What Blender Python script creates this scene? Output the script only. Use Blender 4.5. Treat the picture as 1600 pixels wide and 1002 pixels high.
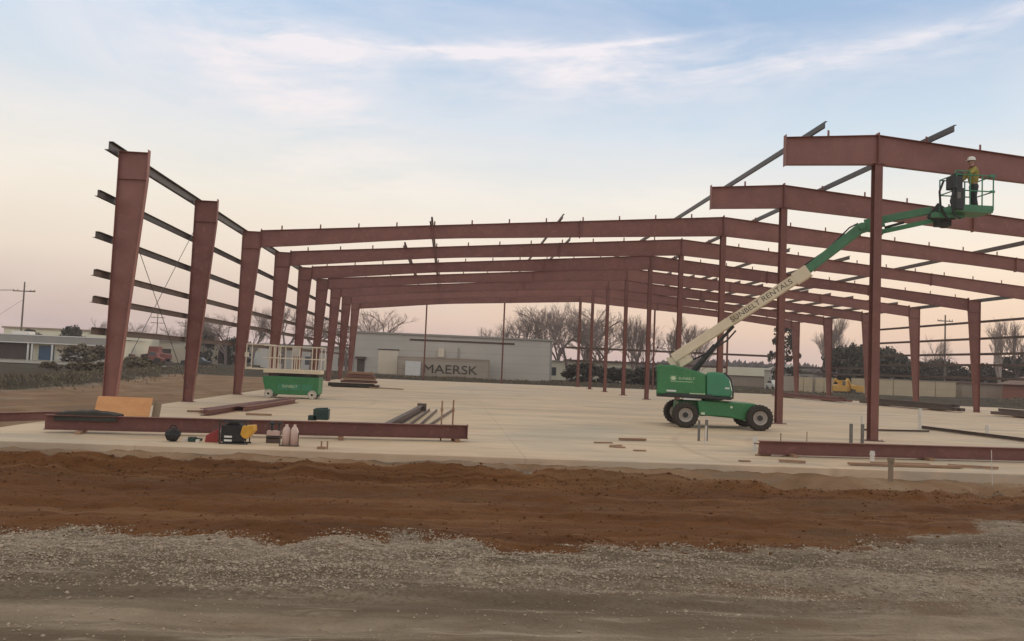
import bpy, bmesh, math, random
from mathutils import Vector, Matrix, noise
C = bpy.context
S = C.scene
for o in list(bpy.data.objects): bpy.data.objects.remove(o)
R = math.radians
rnd = random.Random(7)

# ------------------------------------------------------------------ camera
cam_data = bpy.data.cameras.new('camera')
cam = bpy.data.objects.new('camera', cam_data)
S.collection.objects.link(cam)
cam_data.sensor_width = 36.0
cam_data.lens = 36.0 * 1300.6 / 1600.0
cam_data.clip_start = 0.1
cam_data.clip_end = 4000
cam.matrix_world = (Matrix.Translation((10.2143, -25.8425, 1.9154)) @ Matrix.Rotation(-0.07457, 4, 'Z')
                    @ Matrix.Rotation(math.pi/2 + 0.05451, 4, 'X') @ Matrix.Rotation(0.04132, 4, 'Z'))
S.camera = cam

# ------------------------------------------------------------------ helpers for node trees
def lin(c):
    return tuple(((v/255.)/12.92 if v/255. <= .04045 else ((v/255.+.055)/1.055)**2.4) for v in c) + (1,)
class NT:
    def __init__(s, tree):
        s.t = tree; tree.nodes.clear()
    def n(s, typ, **kw):
        nd = s.t.nodes.new(typ)
        for k, v in kw.items():
            if k.startswith('i_'):
                key = k[2:]
                key = int(key) if key.isdigit() else key.replace('_', ' ')
                nd.inputs[key].default_value = v
            else: setattr(nd, k, v)
        return nd
    def l(s, a, b): s.t.links.new(a, b)
    def math(s, op, a, b=None, c=None, clamp=False):
        nd = s.t.nodes.new('ShaderNodeMath'); nd.operation = op; nd.use_clamp = clamp
        for i, v in enumerate((a, b, c)):
            if v is None: continue
            if isinstance(v, (int, float)): nd.inputs[i].default_value = v
            else: s.l(v, nd.inputs[i])
        return nd.outputs[0]
    def ramp(s, fac, stops, interp='LINEAR'):
        nd = s.t.nodes.new('ShaderNodeValToRGB'); cr = nd.color_ramp; cr.interpolation = interp
        while len(cr.elements) < len(stops): cr.elements.new(0.5)
        for e, (p, c) in zip(cr.elements, stops): e.position = p; e.color = c
        s.l(fac, nd.inputs[0]); return nd.outputs[0]
    def mix(s, fac, a, b, mode='MIX'):
        nd = s.t.nodes.new('ShaderNodeMix'); nd.data_type = 'RGBA'; nd.blend_type = mode
        for i, v in ((0, fac), (6, a), (7, b)):
            if isinstance(v, (int, float)): nd.inputs[i].default_value = v
            elif isinstance(v, tuple): nd.inputs[i].default_value = v
            else: s.l(v, nd.inputs[i])
        return nd.outputs[2]

# ------------------------------------------------------------------ sky (dusk, thin high cloud) and sun
SUN_EL, SUN_AZ = R(9), R(62)          # azimuth measured from +Y towards +X
world = bpy.data.worlds.new('World'); S.world = world; world.use_nodes = True
w = NT(world.node_tree)
tc = w.n('ShaderNodeTexCoord')
sep = w.n('ShaderNodeSeparateXYZ'); w.l(tc.outputs['Generated'], sep.inputs[0])
az = w.math('ARCTAN2', sep.outputs[0], sep.outputs[1])          # radians, + to the right of the building axis
el = w.math('ARCSINE', w.math('MINIMUM', w.math('MAXIMUM', sep.outputs[2], -1.0), 1.0))
el01 = w.math('MULTIPLY', el, 180/math.pi/60., clamp=True)        # 0..60 degrees
def st(deg, c): return (deg/60., lin(c))
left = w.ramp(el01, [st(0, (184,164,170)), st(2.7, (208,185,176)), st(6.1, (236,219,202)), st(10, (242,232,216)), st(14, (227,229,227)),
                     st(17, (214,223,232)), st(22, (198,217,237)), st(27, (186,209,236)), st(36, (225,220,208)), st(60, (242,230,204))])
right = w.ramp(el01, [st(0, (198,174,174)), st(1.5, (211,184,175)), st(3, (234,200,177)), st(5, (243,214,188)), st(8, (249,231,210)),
                      st(11.5, (236,232,224)), st(16, (204,219,232)), st(22.7, (158,185,217)), st(27, (156,184,219)), st(60, (242,230,204))])  # topmost stops of both ramps, above the view, are warmed to light the site
azf = w.math('MULTIPLY_ADD', az, 1.6, 0.72, clamp=True)
base = w.mix(azf, left, right)
# wisps of cloud: noise stretched along the azimuth, gathered in a few banks
def coords(kx, ky, ox=0., tilt=0.):
    cx_ = w.math('MULTIPLY', az, kx)
    cy_ = w.math('MULTIPLY', w.math('MULTIPLY_ADD', az, tilt, el), ky)
    cb = w.n('ShaderNodeCombineXYZ', i_2=ox); w.l(cx_, cb.inputs[0]); w.l(cy_, cb.inputs[1]); return cb.outputs[0]
def nz(vec, scale=1., detail=6., rough=.6, dist=0.):
    nd = w.n('ShaderNodeTexNoise', i_Scale=scale, i_Detail=detail, i_Roughness=rough, i_Distortion=dist); w.l(vec, nd.inputs['Vector']); return nd.outputs[0]
def bump(a0, e0, sa, se, tilt=0.):
    da = w.math('MULTIPLY', w.math('SUBTRACT', az, a0), 1./sa)
    de = w.math('MULTIPLY', w.math('SUBTRACT', w.math('MULTIPLY_ADD', w.math('SUBTRACT', az, a0), -tilt, el), e0), 1./se)
    r2 = w.math('ADD', w.math('MULTIPLY', da, da), w.math('MULTIPLY', de, de))
    return w.math('EXPONENT', w.math('MULTIPLY', r2, -1.0))
n1 = nz(coords(5, 17, 0, -.05), 1., 7, .6, .7)
n2 = nz(coords(11, 60, 4.3, -.05), 1., 6, .62, .4)
soft = w.math('MULTIPLY_ADD', n1, 3.2, -1.25, clamp=True)
fine = w.math('MULTIPLY_ADD', n2, 4.0, -1.5, clamp=True)
banks = None
for b_ in ((.10,R(19.8),.36,R(2.2),.0,1.0), (.06,R(21.0),.24,R(.55),.05,.75), (-.22,R(20.8),.10,R(1.3),-.18,.9), (.47,R(20.3),.22,R(1.3),.03,.62),
           (.62,R(21.6),.25,R(.5),.16,.6), (-.46,R(23.6),.06,R(1.7),-.5,1.2), (-.22,R(17.3),.10,R(1.8),-.3,1.0), (-.13,R(16.6),.05,R(1.1),0,.7), (.30,R(11.5),.3,R(1.7),0,.6),
           (-.14,R(12.8),.16,R(2.6),-.3,.9), (-.46,R(12.),.2,R(3.),0,.35), (.22,R(15.7),.12,R(1.2),0,.3)):
    v = w.math('MULTIPLY', bump(*b_[:5]), b_[5]); banks = v if banks is None else w.math('ADD', banks, v)
cl = w.math('MULTIPLY', banks, w.math('MULTIPLY_ADD', soft, .75, w.math('MULTIPLY', fine, .35)), clamp=True)
# one crisper, brighter filament along the top of the main bank
fil = w.math('MULTIPLY', w.math('ADD', bump(.13, R(21.2), .15, R(.22), .10), bump(-.02, R(20.9), .08, R(.2), .02)), w.math('MULTIPLY_ADD', n2, 2.4, -.6, clamp=True))
n0 = nz(coords(2.6, 8, 9.1, .05), 1., 6, .62, .9)
veil = w.math('MULTIPLY', w.math('MULTIPLY_ADD', n0, 4.2, -1.75, clamp=True), w.math('MULTIPLY_ADD', azf, -.35, .58, clamp=True))
cfac = w.math('ADD', w.math('MULTIPLY', cl, .95), w.math('ADD', w.math('MULTIPLY', fil, .8), veil), clamp=True)
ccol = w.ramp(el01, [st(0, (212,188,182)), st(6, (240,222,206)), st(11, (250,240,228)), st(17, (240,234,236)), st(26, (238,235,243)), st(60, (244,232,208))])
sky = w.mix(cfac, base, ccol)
# unseen sky behind the camera brightened, added to light camera-facing steel
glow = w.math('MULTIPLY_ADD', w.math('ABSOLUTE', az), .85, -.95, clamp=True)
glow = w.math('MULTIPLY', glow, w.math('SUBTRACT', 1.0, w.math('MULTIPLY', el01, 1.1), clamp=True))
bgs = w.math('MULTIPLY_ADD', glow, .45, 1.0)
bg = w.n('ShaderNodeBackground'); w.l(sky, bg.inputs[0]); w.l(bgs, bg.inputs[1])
nish = w.n('ShaderNodeTexSky'); nish.sky_type = 'NISHITA'; nish.sun_disc = False
nish.sun_elevation = SUN_EL; nish.sun_rotation = SUN_AZ; nish.dust_density = 1.0
bg2 = w.n('ShaderNodeBackground', i_Strength=.008); w.l(nish.outputs[0], bg2.inputs[0])
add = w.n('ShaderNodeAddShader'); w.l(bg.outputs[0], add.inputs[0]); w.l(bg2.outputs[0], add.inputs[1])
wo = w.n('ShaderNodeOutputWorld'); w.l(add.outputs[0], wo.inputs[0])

sd = bpy.data.lights.new('sun', 'SUN'); sd.energy = 1.1; sd.angle = R(14); sd.color = (1, .83, .66)
so = bpy.data.objects.new('sun', sd); S.collection.objects.link(so)
sv = Vector((math.sin(SUN_AZ)*math.cos(SUN_EL), math.cos(SUN_AZ)*math.cos(SUN_EL), math.sin(SUN_EL)))
so.rotation_euler = sv.to_track_quat('Z', 'Y').to_euler()
S.view_settings.view_transform = 'Standard'; S.view_settings.look = 'None'
S.view_settings.gamma = 1; S.view_settings.exposure = 0.04
S.render.engine = 'CYCLES'

# ------------------------------------------------------------------ materials
def mat(name, c1, c2=None, scale=3., rough=.6, metal=0., bump_=0., bscale=40., c3=None, stretch=(1,1,1), spec=.4, detail=6., vary=False):
    m = bpy.data.materials.new(name); m.use_nodes = True; t = NT(m.node_tree)
    c1 = tuple(c1)+(1,); c2 = tuple(c2)+(1,) if c2 else tuple(v*.8 for v in c1[:3])+(1,)
    tcn = t.n('ShaderNodeTexCoord'); mp = t.n('ShaderNodeMapping', i_Scale=stretch); t.l(tcn.outputs['Object'], mp.inputs[0])
    nn = t.n('ShaderNodeTexNoise', i_Scale=scale, i_Detail=detail, i_Roughness=.62); t.l(mp.outputs[0], nn.inputs['Vector'])
    col = t.ramp(nn.outputs[0], [(.30, c2), (.68, c1)])
    if vary:
        oi = t.n('ShaderNodeObjectInfo'); k_ = t.ramp(oi.outputs['Random'], [(0,(.84,.80,.78,1)), (.5,(1,1,1,1)), (1,(1.10,1.16,1.16,1))]); col = t.mix(1.0, col, k_, 'MULTIPLY')
    if c3:
        n3 = t.n('ShaderNodeTexNoise', i_Scale=scale*4.3, i_Detail=5., i_Roughness=.7); t.l(mp.outputs[0], n3.inputs['Vector'])
        col = t.mix(t.ramp(n3.outputs[0], [(.55, (0,0,0,1)), (.72, (1,1,1,1))]), col, tuple(c3)+(1,))
    p = t.n('ShaderNodeBsdfPrincipled', i_Roughness=rough, i_Metallic=metal)
    p.inputs['Specular IOR Level'].default_value = spec
    t.l(col, p.inputs['Base Color'])
    if bump_:
        nb = t.n('ShaderNodeTexNoise', i_Scale=bscale, i_Detail=5.); t.l(mp.outputs[0], nb.inputs['Vector'])
        bn = t.n('ShaderNodeBump', i_Strength=bump_, i_Distance=.02); t.l(nb.outputs[0], bn.inputs['Height']); t.l(bn.outputs[0], p.inputs['Normal'])
    out = t.n('ShaderNodeOutputMaterial'); t.l(p.outputs[0], out.inputs[0])
    return m
M = {}
M['primer'] = mat('red_oxide_primer', (.238,.098,.078), (.185,.074,.058), 1.3, .55, c3=(.285,.135,.11), bump_=.08, vary=True)
M['primer_dark'] = mat('weathered_primer', (.185,.075,.058), (.145,.058,.045), 1.7, .6, c3=(.25,.10,.08), vary=True)
M['galv'] = mat('grey_primer_purlin', (.088,.082,.082), (.062,.058,.057), 2., .5, .2)
M['girt'] = mat('brown_grey_girt', (.12,.085,.07), (.085,.06,.05), 2., .6)
M['green'] = mat('green_machine_paint', (.032,.185,.06), (.026,.145,.047), 2., .42, c3=(.06,.20,.07), spec=.5)
M['green_dull'] = mat('dusty_green_paint', (.07,.20,.10), (.05,.16,.08), 3., .5)
M['green_panel'] = mat('blue_green_cover', (.05,.22,.12), (.04,.19,.10), 2., .4)
M['cream'] = mat('cream_machine_paint', (.66,.56,.40), (.60,.51,.36), 2., .45)
M['rail'] = mat('pale_rail_paint', (.66,.58,.46), (.56,.49,.38), 3., .5)
M['tyre'] = mat('tyre_rubber', (.045,.036,.03), (.03,.024,.02), 8., .85, c3=(.11,.075,.05), bump_=.3)
M['rim'] = mat('dusty_rim', (.48,.43,.38), (.40,.36,.31), 6., .6)
M['dark'] = mat('dark_machinery', (.035,.037,.035), (.025,.025,.025), 5., .6, c3=(.07,.07,.068))
M['hose'] = mat('black_hose', (.03,.03,.03), None, 5., .5)
M['letter'] = mat('dark_lettering', (.06,.055,.04), None, 5., .6)
M['hoodtxt'] = mat('pale_green_decal', (.55,.66,.42), None, 5., .6)
M['white'] = mat('white_paint', (.70,.67,.62), (.62,.6,.55), 3., .5)
M['pvc'] = mat('white_pvc', (.62,.58,.52), (.54,.5,.44), 3., .45)
M['conduit'] = mat('grey_conduit', (.16,.15,.13), (.12,.11,.095), 5., .6)
M['timber'] = mat('rough_timber', (.32,.19,.115), (.22,.13,.08), 3., .8, stretch=(1,8,8), vary=True)
M['ply'] = mat('orange_plywood', (.60,.30,.13), (.50,.235,.095), 1.6, .7, stretch=(1,1,4), c3=(.66,.36,.16))
M['ply_grey'] = mat('grey_brown_board', (.26,.19,.13), (.20,.15,.10), 2., .8)
M['tarp'] = mat('dark_tarpaulin', (.03,.022,.014), (.02,.015,.01), 4., .6, c3=(.05,.045,.02))
M['bag'] = mat('black_bag', (.022,.02,.02), None, 6., .7)
M['teal'] = mat('dark_green_box', (.025,.05,.04), None, 6., .6)
M['red'] = mat('red_plastic', (.28,.035,.03), None, 6., .45)
M['yellow'] = mat('yellow_plastic', (.62,.33,.04), (.5,.26,.03), 6., .45)
M['pink'] = mat('pale_pink_plastic', (.58,.42,.36), (.5,.36,.3), 6., .5)
M['skin'] = mat('skin', (.42,.24,.17), None, 9., .6)
M['hivis'] = mat('olive_yellow_shirt', (.34,.29,.07), (.25,.21,.05), 6., .8)
M['vest'] = mat('orange_vest', (.50,.17,.06), (.4,.13,.05), 6., .7)
M['trouser'] = mat('dark_trousers', (.045,.055,.055), (.035,.04,.04), 6., .85)
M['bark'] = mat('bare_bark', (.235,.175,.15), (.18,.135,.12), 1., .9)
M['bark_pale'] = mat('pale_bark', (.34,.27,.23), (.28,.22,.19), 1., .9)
M['leaf_dark'] = mat('dark_evergreen', (.075,.068,.048), (.045,.042,.030), .5, .9, c3=(.10,.085,.06))
M['leaf_scrub'] = mat('winter_scrub', (.19,.15,.095), (.12,.092,.06), .8, .9, c3=(.26,.21,.14))
M['wall_grey'] = None
M['beige'] = mat('beige_sheet', (.66,.57,.44), (.60,.51,.39), .6, .6)
M['cream_wall'] = mat('cream_wall', (.80,.73,.55), (.74,.67,.50), .4, .7)
M['tan'] = mat('tan_container_paint', (.36,.275,.20), (.30,.23,.165), .5, .6, c3=(.28,.18,.12))
M['dkbrown'] = mat('dark_brown', (.10,.07,.055), (.07,.05,.04), 1., .7)
M['bluedoor'] = mat('blue_door', (.07,.13,.21), (.055,.11,.18), 1., .5)
M['roofgrey'] = mat('grey_fascia', (.33,.30,.265), (.28,.26,.23), .5, .7)
M['glass'] = mat('dull_window', (.07,.085,.09), None, 1., .15, spec=.6)
M['brick'] = mat('red_brick_wall', (.30,.12,.08), (.24,.09,.06), 2., .8)
M['shingle'] = mat('brown_shingle', (.20,.13,.10), (.16,.10,.08), 2., .85)
M['excav'] = mat('yellow_excavator_paint', (.62,.34,.07), (.5,.27,.05), 1., .5)
M['wood_pole'] = mat('utility_pole_wood', (.16,.125,.105), (.12,.095,.08), 1., .85, stretch=(4,4,.6))
M['red_machine'] = mat('faded_red_machine', (.26,.08,.055), (.2,.06,.045), 1., .6)
M['car_white'] = mat('white_car_paint', (.62,.6,.57), None, 1., .35)
M['car_dark'] = mat('dark_car_paint', (.05,.055,.06), None, 1., .3)

def sheet_material(name, c1, c2, rib):            # ribbed metal siding with faint horizontal laps
    m = bpy.data.materials.new(name); m.use_nodes = True; t = NT(m.node_tree)
    tcn = t.n('ShaderNodeTexCoord'); wv = t.n('ShaderNodeTexWave', i_Scale=rib, i_Distortion=0.); t.l(tcn.outputs['Object'], wv.inputs[0])
    nn = t.n('ShaderNodeTexNoise', i_Scale=.35, i_Detail=6.); t.l(tcn.outputs['Object'], nn.inputs[0])
    col = t.ramp(nn.outputs[0], [(.3, tuple(c2)+(1,)), (.7, tuple(c1)+(1,))])
    sp = t.n('ShaderNodeSeparateXYZ'); t.l(tcn.outputs['Object'], sp.inputs[0])
    lap = t.math('GREATER_THAN', t.math('FRACT', t.math('MULTIPLY', sp.outputs[2], .82)), .93)
    col = t.mix(t.math('MULTIPLY', lap, .3), col, tuple(v*.55 for v in c2)+(1,))
    p = t.n('ShaderNodeBsdfPrincipled', i_Roughness=.5); t.l(col, p.inputs['Base Color'])
    bn = t.n('ShaderNodeBump', i_Strength=.4, i_Distance=.03); t.l(wv.outputs[0], bn.inputs['Height']); t.l(bn.outputs[0], p.inputs['Normal'])
    out = t.n('ShaderNodeOutputMaterial'); t.l(p.outputs[0], out.inputs[0]); return m
M['wall_grey'] = sheet_material('grey_ribbed_siding', (.50,.455,.39), (.45,.41,.35), 3.)
M['container'] = sheet_material('ribbed_container', (.40,.33,.255), (.34,.275,.21), 2.2)
M['cont_pale'] = sheet_material('pale_ribbed_panels', (.50,.40,.25), (.42,.33,.21), 1.4)

def concrete_material():
    m = bpy.data.materials.new('dusty_concrete'); m.use_nodes = True; t = NT(m.node_tree)
    tcn = t.n('ShaderNodeTexCoord')
    def nn(sc, d=6., st_=(1,1,1), dist=0.):
        mp = t.n('ShaderNodeMapping', i_Scale=st_); t.l(tcn.outputs['Object'], mp.inputs[0])
        k = t.n('ShaderNodeTexNoise', i_Scale=sc, i_Detail=d, i_Roughness=.6, i_Distortion=dist); t.l(mp.outputs[0], k.inputs['Vector']); return k.outputs[0]
    col = t.ramp(nn(.11, 5, (1,.7,1), .6), [(.34, (.56,.41,.275,1)), (.52, (.58,.445,.31,1)), (.68, (.45,.385,.29,1))])
    col = t.mix(t.ramp(nn(.55, 7, (.6,1.5,1), .8), [(.5,(0,0,0,1)), (.75,(.45,.45,.45,1))]), col, (.40,.30,.21,1))
    col = t.mix(t.ramp(nn(2.6, 6, (.5,1.6,1)), [(.56,(0,0,0,1)), (.8,(.5,.5,.5,1))]), col, (.58,.47,.36,1))
    col = t.mix(t.ramp(nn(.23, 8, (.35,1.3,1), 1.6), [(.48,(0,0,0,1)), (.60,(.75,.75,.75,1))]), col, (.38,.315,.235,1))
    col = t.mix(t.ramp(nn(.9, 8, (.25,2.2,1), 1.2), [(.51,(0,0,0,1)), (.66,(.6,.6,.6,1))]), col, (.33,.25,.175,1))
    col = t.mix(t.ramp(nn(.16, 7, (.5,1.,1), 2.), [(.56,(0,0,0,1)), (.66,(.5,.5,.5,1))]), col, (.62,.42,.275,1))
    # mud tracked in from the front, and joints between the pours
    sp = t.n('ShaderNodeSeparateXYZ'); t.l(tcn.outputs['Object'], sp.inputs[0])
    near = t.math('MULTIPLY_ADD', sp.outputs[1], -.16, -.75, clamp=True)
    mud = t.math('MULTIPLY', near, t.ramp(nn(.8, 6, (.7,1.6,1), 1.), [(.45,(.1,.1,.1,1)), (.62,(1,1,1,1))]))
    col = t.mix(t.math('MULTIPLY', mud, .6), col, (.40,.25,.155,1))
    for cx0, cy0, rr0, ww in ((31.,-6.,12.6,.16), (31.,-6.,14.7,.16), (8.,31.,18.4,.15), (8.,31.,20.4,.15), (-6.,12.,13.,.17), (-6.,12.,15.1,.17), (24.,44.,24.,.2), (24.,44.,26.1,.2)):
        dx = t.math('SUBTRACT', sp.outputs[0], cx0); dy = t.math('SUBTRACT', sp.outputs[1], cy0)
        dd = t.math('ABSOLUTE', t.math('SUBTRACT', t.math('SQRT', t.math('ADD', t.math('MULTIPLY', dx, dx), t.math('MULTIPLY', dy, dy))), rr0))
        tk_ = t.math('MULTIPLY', t.math('SUBTRACT', 1., t.math('MULTIPLY', dd, 1/ww), clamp=True), t.math('MULTIPLY_ADD', nn(.7, 5), 2.6, -1.0, clamp=True))
        col = t.mix(t.math('MULTIPLY', tk_, .8), col, (.27,.195,.135,1))
    jx = t.math('LESS_THAN', t.math('ABSOLUTE', t.math('SUBTRACT', t.math('FRACT', t.math('MULTIPLY', sp.outputs[0], 1/7.95)), .5)), .0016)
    jy = t.math('LESS_THAN', t.math('ABSOLUTE', t.math('SUBTRACT', t.math('FRACT', t.math('MULTIPLY', sp.outputs[1], 1/7.62)), .5)), .003)
    col = t.mix(t.math('MULTIPLY', t.math('MAXIMUM', jx, jy), .35), col, (.22,.16,.11,1))
    p = t.n('ShaderNodeBsdfPrincipled', i_Roughness=.75); t.l(col, p.inputs['Base Color'])
    bn = t.n('ShaderNodeBump', i_Strength=.25, i_Distance=.01); t.l(nn(6, 6), bn.inputs['Height']); t.l(bn.outputs[0], p.inputs['Normal'])
    out = t.n('ShaderNodeOutputMaterial'); t.l(p.outputs[0], out.inputs[0]); return m
M['concrete'] = concrete_material()

def ground_material():
    m = bpy.data.materials.new('site_ground'); m.use_nodes = True; t = NT(m.node_tree)
    tcn = t.n('ShaderNodeTexCoord')
    def nn(sc, d=6., st_=(1,1,1), dist=0., rough=.62):
        mp = t.n('ShaderNodeMapping', i_Scale=st_); t.l(tcn.outputs['Object'], mp.inputs[0])
        k = t.n('ShaderNodeTexNoise', i_Scale=sc, i_Detail=d, i_Roughness=rough, i_Distortion=dist); t.l(mp.outputs[0], k.inputs['Vector']); return k.outputs[0]
    at = t.n('ShaderNodeVertexColor', layer_name='zones'); sp = t.n('ShaderNodeSeparateColor'); t.l(at.outputs[0], sp.inputs[0])
    clay, scrub, tan_ = sp.outputs[0], sp.outputs[1], sp.outputs[2]
    # crushed stone trodden into mud
    spo = t.n('ShaderNodeSeparateXYZ'); t.l(tcn.outputs['Object'], spo.inputs[0])
    loose_ = t.math('MULTIPLY_ADD', t.math('ADD', spo.outputs[1], t.math('MULTIPLY', nn(.5, 5), 2.2)), .9, 15.3, clamp=True)
    loose_ = t.math('MAXIMUM', loose_, .12)
    gr = t.ramp(nn(.9, 7, (.5,1.5,1), .8), [(.3,(.165,.12,.082,1)), (.5,(.255,.195,.138,1)), (.7,(.36,.285,.21,1))])
    vo = t.n('ShaderNodeTexVoronoi', i_Scale=26., i_Randomness=1.); t.l(tcn.outputs['Object'], vo.inputs['Vector'])
    vs = t.n('ShaderNodeSeparateColor'); t.l(vo.outputs['Color'], vs.inputs[0])
    gr = t.mix(t.math('MULTIPLY', t.math('GREATER_THAN', vs.outputs[0], .62), t.math('MULTIPLY', loose_, t.ramp(nn(1.7, 4), [(.4,(.15,.15,.15,1)), (.6,(.9,.9,.9,1))]))), gr, (.34,.29,.235,1))
    gr = t.mix(t.math('MULTIPLY', t.math('LESS_THAN', vs.outputs[1], .25), t.math('MULTIPLY', loose_, .6)), gr, (.10,.07,.05,1))
    gr = t.mix(t.ramp(nn(.6, 7, (.6,1.6,1), 1.2), [(.56,(0,0,0,1)), (.70,(.75,.75,.75,1))]), gr, (.17,.085,.042,1))
    gr = t.mix(t.ramp(nn(.35, 6, (.25,2.2,1), .8), [(.50,(0,0,0,1)), (.64,(.75,.75,.75,1))]), gr, (.10,.072,.045,1))
    gr = t.mix(t.ramp(nn(.28, 7, (.45,1.5,1), 1.4), [(.47,(0,0,0,1)), (.60,(.62,.62,.62,1))]), gr, (.115,.083,.055,1))
    gr = t.mix(t.ramp(nn(1.6, 8, (.4,2.4,1), .6), [(.57,(0,0,0,1)), (.68,(.6,.6,.6,1))]), gr, (.37,.31,.24,1))
    # red clay
    cy = t.ramp(nn(.45, 8, (.35,2.0,1), 1.0), [(.28,(.07,.028,.009,1)), (.45,(.12,.046,.0135,1)), (.58,(.15,.06,.018,1)), (.74,(.20,.095,.038,1))])
    cy = t.mix(t.ramp(nn(7., 6, (.6,1.5,1)), [(.5,(0,0,0,1)), (.72,(.7,.7,.7,1))]), cy, (.075,.034,.014,1))
    cy = t.mix(t.ramp(nn(1., 5, (.10,3.2,1), .5), [(.55,(0,0,0,1)), (.68,(.55,.55,.55,1))]), cy, (.24,.125,.06,1))
    cy = t.mix(t.ramp(nn(.5, 4, (.5,1.5,1), .5), [(.56,(0,0,0,1)), (.72,(.5,.5,.5,1))]), cy, (.115,.075,.04,1))
    edge = t.math('ADD', clay, t.math('MULTIPLY_ADD', nn(1.3, 9, (.7,1.1,1), .8, .78), 1.5, -.75))
    k = t.ramp(edge, [(.43,(0,0,0,1)), (.57,(1,1,1,1))])
    col = t.mix(k, gr, cy)
    ta = t.ramp(nn(.5, 8, (1.,.6,1), .8), [(.3,(.17,.095,.05,1)), (.5,(.25,.15,.085,1)), (.72,(.34,.24,.155,1))])
    ta = t.mix(t.ramp(nn(.9, 6, (.5,1.4,1), .6), [(.52,(0,0,0,1)), (.66,(.7,.7,.7,1))]), ta, (.16,.13,.10,1))
    col = t.mix(t.ramp(t.math('ADD', tan_, t.math('MULTIPLY_ADD', nn(1.5, 7, (.6,1.4,1)), .8, -.4)), [(.4,(0,0,0,1)), (.6,(1,1,1,1))]), col, ta)
    sc_ = t.ramp(nn(.3, 8), [(.3,(.032,.025,.015,1)), (.6,(.065,.048,.028,1)), (.8,(.12,.088,.05,1))])
    col = t.mix(t.ramp(t.math('ADD', scrub, t.math('MULTIPLY_ADD', nn(.8, 7), .6, -.3)), [(.4,(0,0,0,1)), (.6,(1,1,1,1))]), col, sc_)
    p = t.n('ShaderNodeBsdfPrincipled', i_Roughness=.92); p.inputs['Specular IOR Level'].default_value = .2; t.l(col, p.inputs['Base Color'])
    hb = t.math('ADD', t.math('MULTIPLY', nn(9., 8, (.8,1.2,1), 0, .7), .7), t.math('MULTIPLY', vo.outputs['Distance'], .5))
    bn = t.n('ShaderNodeBump', i_Strength=.9, i_Distance=.05); t.l(t.math('MULTIPLY_ADD', loose_, .4, .65), bn.inputs['Strength']); t.l(hb, bn.inputs['Height']); t.l(bn.outputs[0], p.inputs['Normal'])
    out = t.n('ShaderNodeOutputMaterial'); t.l(p.outputs[0], out.inputs[0]); return m
M['ground'] = ground_material()
M['stone'] = mat('crushed_stone', (.44,.355,.275), (.20,.155,.11), 9., .9, c3=(.58,.49,.39), spec=.2)
M['clod'] = mat('clay_clods', (.125,.052,.02), (.09,.04,.016), 2.5, .95, spec=.1)
M['road'] = mat('pale_road', (.26,.235,.20), (.22,.20,.17), .3, .85)

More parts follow.
